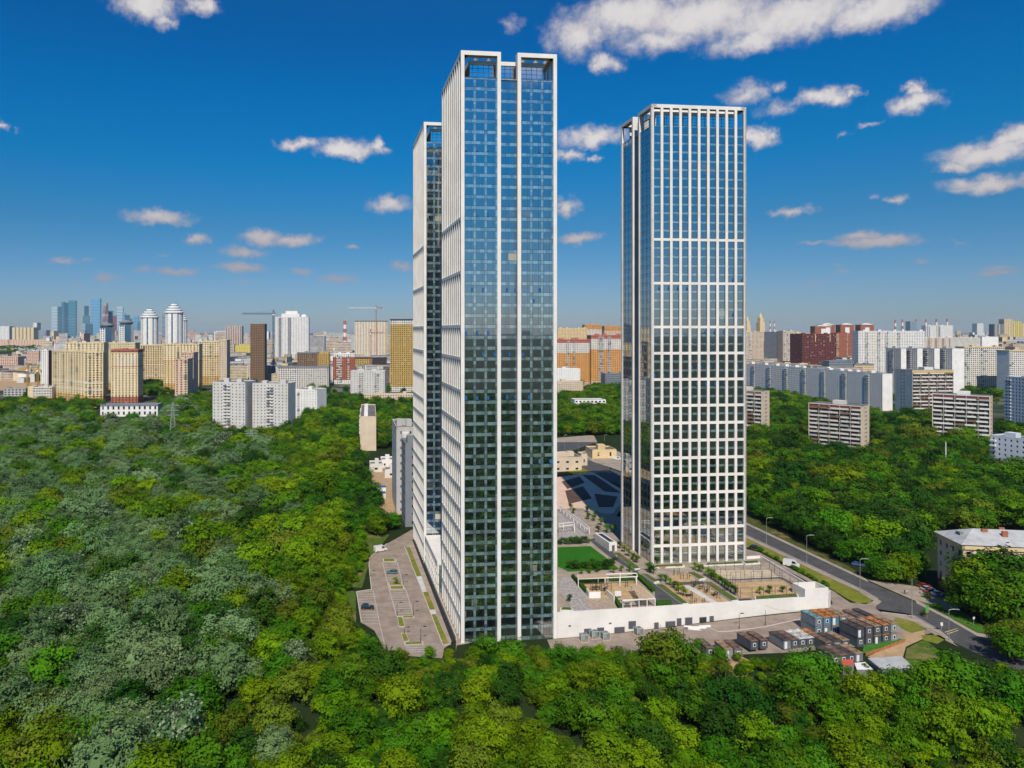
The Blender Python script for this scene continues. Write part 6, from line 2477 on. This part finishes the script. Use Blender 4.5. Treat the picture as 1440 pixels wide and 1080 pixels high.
vis = sorted([s for s in spots if visible(s[0], s[1], s[2], TREES[s[3]][5] * s[4])], key=lambda s: s[1] / (TREES[s[3]][5] * s[4]))
N_SINGLE = 255
chosen = set(id(s) for s in vis[:N_SINGLE])


def plant(x, y, z, i, s, rot, name, label, group, sz=None):
    kind, cme, tme, jm, R, H = TREES[i]
    o = thing(name, label, 'tree', (x, y, z), rot, group)
    o.scale = (s, s, sz or s)
    link('trunk', tme, o)
    link('crown', cme, o)
    return o


for s in vis[:N_SINGLE]:
    nm, lk = LOOK[TREES[s[3]][0]]
    size = 'low ' if s[4] < .72 else 'mid-sized ' if s[4] < 1.0 else 'large ' if s[4] < 1.25 else 'very large '
    if s[6] is WOOD_L:
        where = 'in the valley wood ' + ('just below the car park' if s[0] > -20 else 'west of the car park' if s[0] > -60 else 'at its middle' if s[0] > -85 else 'west of its middle' if s[0] > -110 else 'at its deep western end')
    elif s[6] is WOOD_F:
        where = 'in the wood below ' + ('the tallest tower' if s[0] < 46 else 'the podium doors' if s[0] < 95 else 'the site cabins' if s[0] < 145 else 'the street bend')
    else:
        where = WHERE[id(s[6])]
    lab = size + lk + ' ' + where
    plant(*s[:6], nm, lab, 'trees ' + WHERE[id(s[6])])

proto_col = bpy.data.collections.new('tree_protos')
for i, t in enumerate(TREES):
    po = bpy.data.objects.new('proto_%02d' % i, t[3])
    proto_col.objects.link(po)


def gn_forest(name, label, pts):
    """the rest of a wood: one object that scatters whole trees on points"""
    me = bpy.data.meshes.new(name)
    me.from_pydata([(p[0], p[1], p[2]) for p in pts], [], [])
    for an, ty, vals in (('idx', 'INT', [p[3] for p in pts]), ('scl', 'FLOAT', [p[4] for p in pts]), ('rz', 'FLOAT', [p[5] for p in pts])):
        a = me.attributes.new(an, ty, 'POINT')
        a.data.foreach_set('value', vals)
    o = link(name, me, label=label, kind='stuff')
    ng = bpy.data.node_groups.new(name, 'GeometryNodeTree')
    ng.interface.new_socket('Geometry', in_out='INPUT', socket_type='NodeSocketGeometry')
    ng.interface.new_socket('Geometry', in_out='OUTPUT', socket_type='NodeSocketGeometry')
    N = ng.nodes
    gi, go = N.new('NodeGroupInput'), N.new('NodeGroupOutput')
    ci = N.new('GeometryNodeCollectionInfo')
    ci.inputs['Collection'].default_value = proto_col
    ci.inputs['Separate Children'].default_value = True
    ci.inputs['Reset Children'].default_value = True
    ip = N.new('GeometryNodeInstanceOnPoints')
    ip.inputs['Pick Instance'].default_value = True

    def attr(nm, ty):
        a = N.new('GeometryNodeInputNamedAttribute')
        a.data_type = ty
        a.inputs['Name'].default_value = nm
        return a.outputs[0]
    cb = N.new('ShaderNodeCombineXYZ')
    e2r = N.new('FunctionNodeEulerToRotation')
    L = ng.links.new
    L(gi.outputs[0], ip.inputs['Points'])
    L(ci.outputs[0], ip.inputs['Instance'])
    L(attr('idx', 'INT'), ip.inputs['Instance Index'])
    L(attr('rz', 'FLOAT'), cb.inputs[2])
    L(cb.outputs[0], e2r.inputs[0])
    L(e2r.outputs[0], ip.inputs['Rotation'])
    L(attr('scl', 'FLOAT'), ip.inputs['Scale'])
    L(ip.outputs[0], go.inputs[0])
    md = o.modifiers.new('scatter', 'NODES')
    md.node_group = ng
    return o


for nm, lab, poly in (('woodland', 'dense mixed woodland filling the western valley', WOOD_L), ('woodland', 'green wood below the towers in front of the podium', WOOD_F),
                      ('woodland', 'shady grove between the street and the apartment slabs', WOOD_R)):
    gn_forest(nm, lab, [s for s in spots if s[6] is poly and id(s) not in chosen])

# trees of the city beyond: belts, yards and parks
city = []
r = random.Random(55)
BELTS = [  # px polygon, step
    ([(460, 590), (500, 600), (530, 640), (556, 700), (562, 620), (590, 600), (590, 566), (520, 572), (505, 560), (462, 565)], 8),
    ([(735, 556), (820, 552), (850, 545), (900, 552), (900, 612), (735, 616)], 9),
    ([(1052, 545), (1260, 595), (1262, 612), (1052, 600)], 10),
    ([(1262, 575), (1312, 580), (1312, 612), (1262, 606)], 10),
    ([(1350, 540), (1405, 545), (1405, 560), (1350, 560)], 11),
    ([(1405, 600), (1440, 612), (1440, 622), (1405, 615)], 9),
    ([(-40, 486), (96, 484), (90, 490), (40, 494), (-40, 510)], 26),
    ([(440, 484), (500, 480), (500, 487), (440, 490)], 26),
    ([(-40, 570), (140, 572), (145, 590), (-40, 590)], 9),
    ([(225, 566), (300, 560), (300, 606), (225, 590)], 9),
    ([(196, 540), (240, 545), (235, 560), (200, 560)], 14),
    ([(1405, 487), (1460, 486), (1460, 492), (1405, 494)], 24),
    ([(328, 510), (352, 508), (352, 520), (328, 522)], 18),
]
for px, st in BELTS:
    poly = [tuple(G(*p)[:2]) for p in px]
    for (x, y) in scatter(poly, st / (1 + max(0, min(p[1] for p in poly) - 350) / 1800), hash(px[0]) & 255):
        k = r.choice(['mid', 'dark', 'bright', 'olive', 'mid', 'dark'])
        i = r.choice([j for j, t in enumerate(TREES) if t[0] == k])
        city.append((x, y, ground(x, y), i, r.uniform(.8, 1.25) * (1.5 if y > 2500 else 1), r.uniform(0, 6.28)))
for k in range(420):
    y = r.uniform(900, 4200)
    px = r.uniform(-40, 1480)
    if 640 < px < 735 or 930 < px < 1000:
        continue
    x = (px - 572) * y / 1000
    for q in range(int(r.uniform(2, 7))):
        xx, yy = x + r.gauss(0, 28), y + r.gauss(0, 18)
        city.append((xx, yy, 0.0, r.choice([0, 3, 4, 6, 7, 8]), r.uniform(.8, 1.3), r.uniform(0, 6.28)))
gn_forest('city_trees', 'green belts and yard trees among the distant apartment blocks', city)
# ------------------------------------------------------------------ saplings, shrubs and garden trees
def small_proto(kind, seed, R, H, lobes, clumps, leaves, ls):
    make_proto(kind, seed, R, H, lobes, clumps, leaves, ls)
    return len(TREES) - 1


SAP = [small_proto(k, 70 + i, 1.15, 4.6, 4, 9, 14, .2) for i, k in enumerate(('mid', 'bright', 'dark'))]
PINE = small_proto('dark', 81, 1.5, 3.6, 4, 12, 16, .18)
SHRUB = small_proto('mid', 82, 1.4, 2.2, 5, 10, 14, .2)


def sap(zf, x, y, label, s=1.0, kind=None, level=PZ, name='sapling', group='saplings of the roof garden'):
    P = G(*zf(x, y)[0], level) if level is not None else G(*zf(x, y)[0])
    i = SAP[rnd.randrange(3)] if kind is None else kind
    plant(P.x, P.y, P.z, i, s * .85 * rnd.uniform(.85, 1.15), rnd.uniform(0, 6), name, label, group)


for x, y in ((185, 362), (225, 368), (262, 398), (302, 424), (338, 452), (380, 492)):
    sap(Z6, x, y, 'sapling of the row on the sandy exercise ground')
for x, y in ((600, 322), (625, 338), (655, 355), (690, 375), (720, 395), (745, 415), (775, 435), (800, 455), (835, 480), (650, 330)):
    sap(Z6, x, y, 'sapling of the dense row between the bed and the sports courts')
for x, y in ((1055, 474), (1140, 470), (1255, 462), (1362, 448)):
    sap(Z6, x, y, 'sapling of the row in front of the sports court by the podium wall')
for x, y in ((155, 205), (222, 180), (288, 172), (350, 176)):
    sap(Z6, x, y, 'sapling before the entrance columns of the gridded tower', .9)
for x, y in ((485, 262), (520, 275), (545, 282)):
    sap(Z6, x, y, 'sapling on the paved forecourt of the gridded tower')
for x, y in ((95, 290), (118, 295), (85, 280)):
    sap(Z6, x, y, 'sapling at the corner of the gridded tower', 1.2)
for x, y in ((500, 400), (530, 425), (560, 455), (590, 480), (615, 500)):
    sap(Z4, x, y, 'sapling along the glazed side of the gridded tower')
for x, y in ((150, 768), (510, 560), (565, 560), (345, 565), (455, 570), (290, 572), (232, 578)):
    sap(Z4, x, y, 'sapling on the paved strip before the lawn', .8)
for x, y in ((155, 540), (195, 545), (235, 540), (275, 545), (310, 540), (350, 540), (390, 535), (425, 525), (455, 510), (340, 548), (405, 545)):
    sap(Z4, x, y, 'bushy pine of the group along the front edge of the lawn', 1.25, PINE, name='garden_pine', group='garden pines')
for x, y in ((95, 372), (130, 372), (165, 370), (200, 370), (235, 368), (265, 362)):
    sap(Z4, x, y, 'bushy pine of the row behind the lawn', 1.3, PINE, name='garden_pine', group='garden pines')
for x, y in ((180, 160), (160, 130), (280, 200), (320, 210), (350, 290), (370, 240), (410, 290), (460, 295), (275, 150), (330, 180)):
    sap(Z4, x, y, 'young tree among the beds behind the stair booth', 1.2)
for k in range(14):
    t = k / 13
    x, y = 660 + (1225 - 660) * t, 345 + (640 - 345) * t
    sap(Z5, x + rnd.uniform(-12, 12), y - 10, 'shrub of the strip between the podium side wall and the verge', rnd.uniform(.6, 1.0), SHRUB, None, 'shrub', 'shrubs beside the podium')
sap(Z1, 396, 528, 'sapling on the car park island', 1.1, None, None, 'sapling', None)
for x, y in ((940, 880), (1000, 850), (945, 795)):
    sap(Z2, x, y, 'small roadside bush by the parked cars', 1.0, SHRUB, None, 'shrub', 'roadside bushes')
# larger trees that stand out: round the five-storey house and along the street
BIG = [i for i, t in enumerate(TREES[:15]) if t[0] in ('mid', 'bright', 'dark')]


def big(zf, x, y, s, kind, label, sz=None):
    P = G(*zf(x, y)[0])
    i = rnd.choice([j for j in range(15) if j < len(TREES) and TREES[j][0] == kind])
    plant(P.x, P.y, P.z, i, s, rnd.uniform(0, 6), 'broadleaf_tree', label, 'roadside trees', sz)


for x, y, s, k in ((1180, 905, 1.0, 'mid'), (1225, 925, 1.05, 'mid'), (1280, 940, 1.1, 'bright'), (1330, 950, 1.1, 'mid'), (1240, 880, 1.1, 'bright'), (1310, 900, 1.2, 'mid'), (1390, 930, 1.2, 'mid'), (1200, 850, .95, 'mid'),
                   (1420, 960, 1.1, 'mid'), (1400, 880, 1.3, 'dark'), (1340, 860, 1.3, 'dark'), (1290, 860, 1.45, 'mid'), (1250, 840, 1.25, 'mid'), (1360, 890, 1.5, 'dark'), (1330, 900, 1.4, 'mid'), (1215, 880, 1.25, 'bright')):
    big(Z2, x, y - 12, s * 1.28, k, k.replace('mid', 'mid green').replace('dark', 'dark green') + ' tree growing in front of the five-storey house')
for x, y, s, k in ((700, 705, .8, 'mid'), (760, 712, .9, 'mid'), (830, 716, .95, 'bright'), (870, 690, 1.0, 'mid')):
    big(Z2, x, y, s, k, k.replace('mid', 'mid green') + ' low branched tree at the edge of the forecourt')
for x, y, s, k in ((1330, 1060, .8, 'olive'), (1400, 1040, .8, 'olive'), (1440, 1100, .9, 'olive'), (1380, 1130, .9, 'mid')):
    big(Z2, x, y, s, k, k.replace('mid', 'mid green') + ' tree overhanging the street bend')
for k in range(13):
    x, y = 90 + k * 38, 405 + k * 19
    big(Z2, x, y - 22, rnd.uniform(.8, 1.1), rnd.choice(['dark', 'mid', 'dark']), 'tree of the shady row along the eastern pavement')
for px, py, s, k, lab in ((932, 950, 1.25, 'olive', 'tall olive tinged tree standing out of the wood before the podium doors'), (955, 955, 1.1, 'mid', 'mid green tree beside the tall olive one before the podium'),
                      (1110, 965, 1.0, 'mid', 'mid green tree standing out below the white and rust roofed cabins'), (1140, 970, 1.05, 'mid', 'mid green tree with its crown close under the slate cabins'),
                      (1345, 985, 1.15, 'mid', 'broad mid green tree beside the dirt track and the street'), (1310, 990, 1.1, 'bright', 'bright green tree beside the grey sheet shed'), (1375, 990, 1.0, 'dark', 'dark green tree by the street bend')):
    P = G(px, py)
    i = rnd.choice([j for j in range(15) if TREES[j][0] == k])
    plant(P.x, P.y, P.z, i, s, rnd.uniform(0, 6), 'broadleaf_tree', lab, None)

# ------------------------------------------------------------------ summer haze over the city
hz = MB()
hz.box(-20500, -20500, -12, 20500, 20500, 200)
hm = bpy.data.materials.new('haze')
hm.use_nodes = True
hm.node_tree.nodes.clear()
ho = hm.node_tree.nodes.new('ShaderNodeOutputMaterial')
hv = hm.node_tree.nodes.new('ShaderNodeVolumePrincipled')
hv.inputs['Color'].default_value = (.72, .86, 1.0, 1)
hv.inputs['Density'].default_value = 0.000024
hv.inputs['Anisotropy'].default_value = 0.0
hm.node_tree.links.new(hv.outputs[0], ho.inputs['Volume'])
hz.build('haze', hm, None, kind='stuff', label='thin summer haze over the whole city')
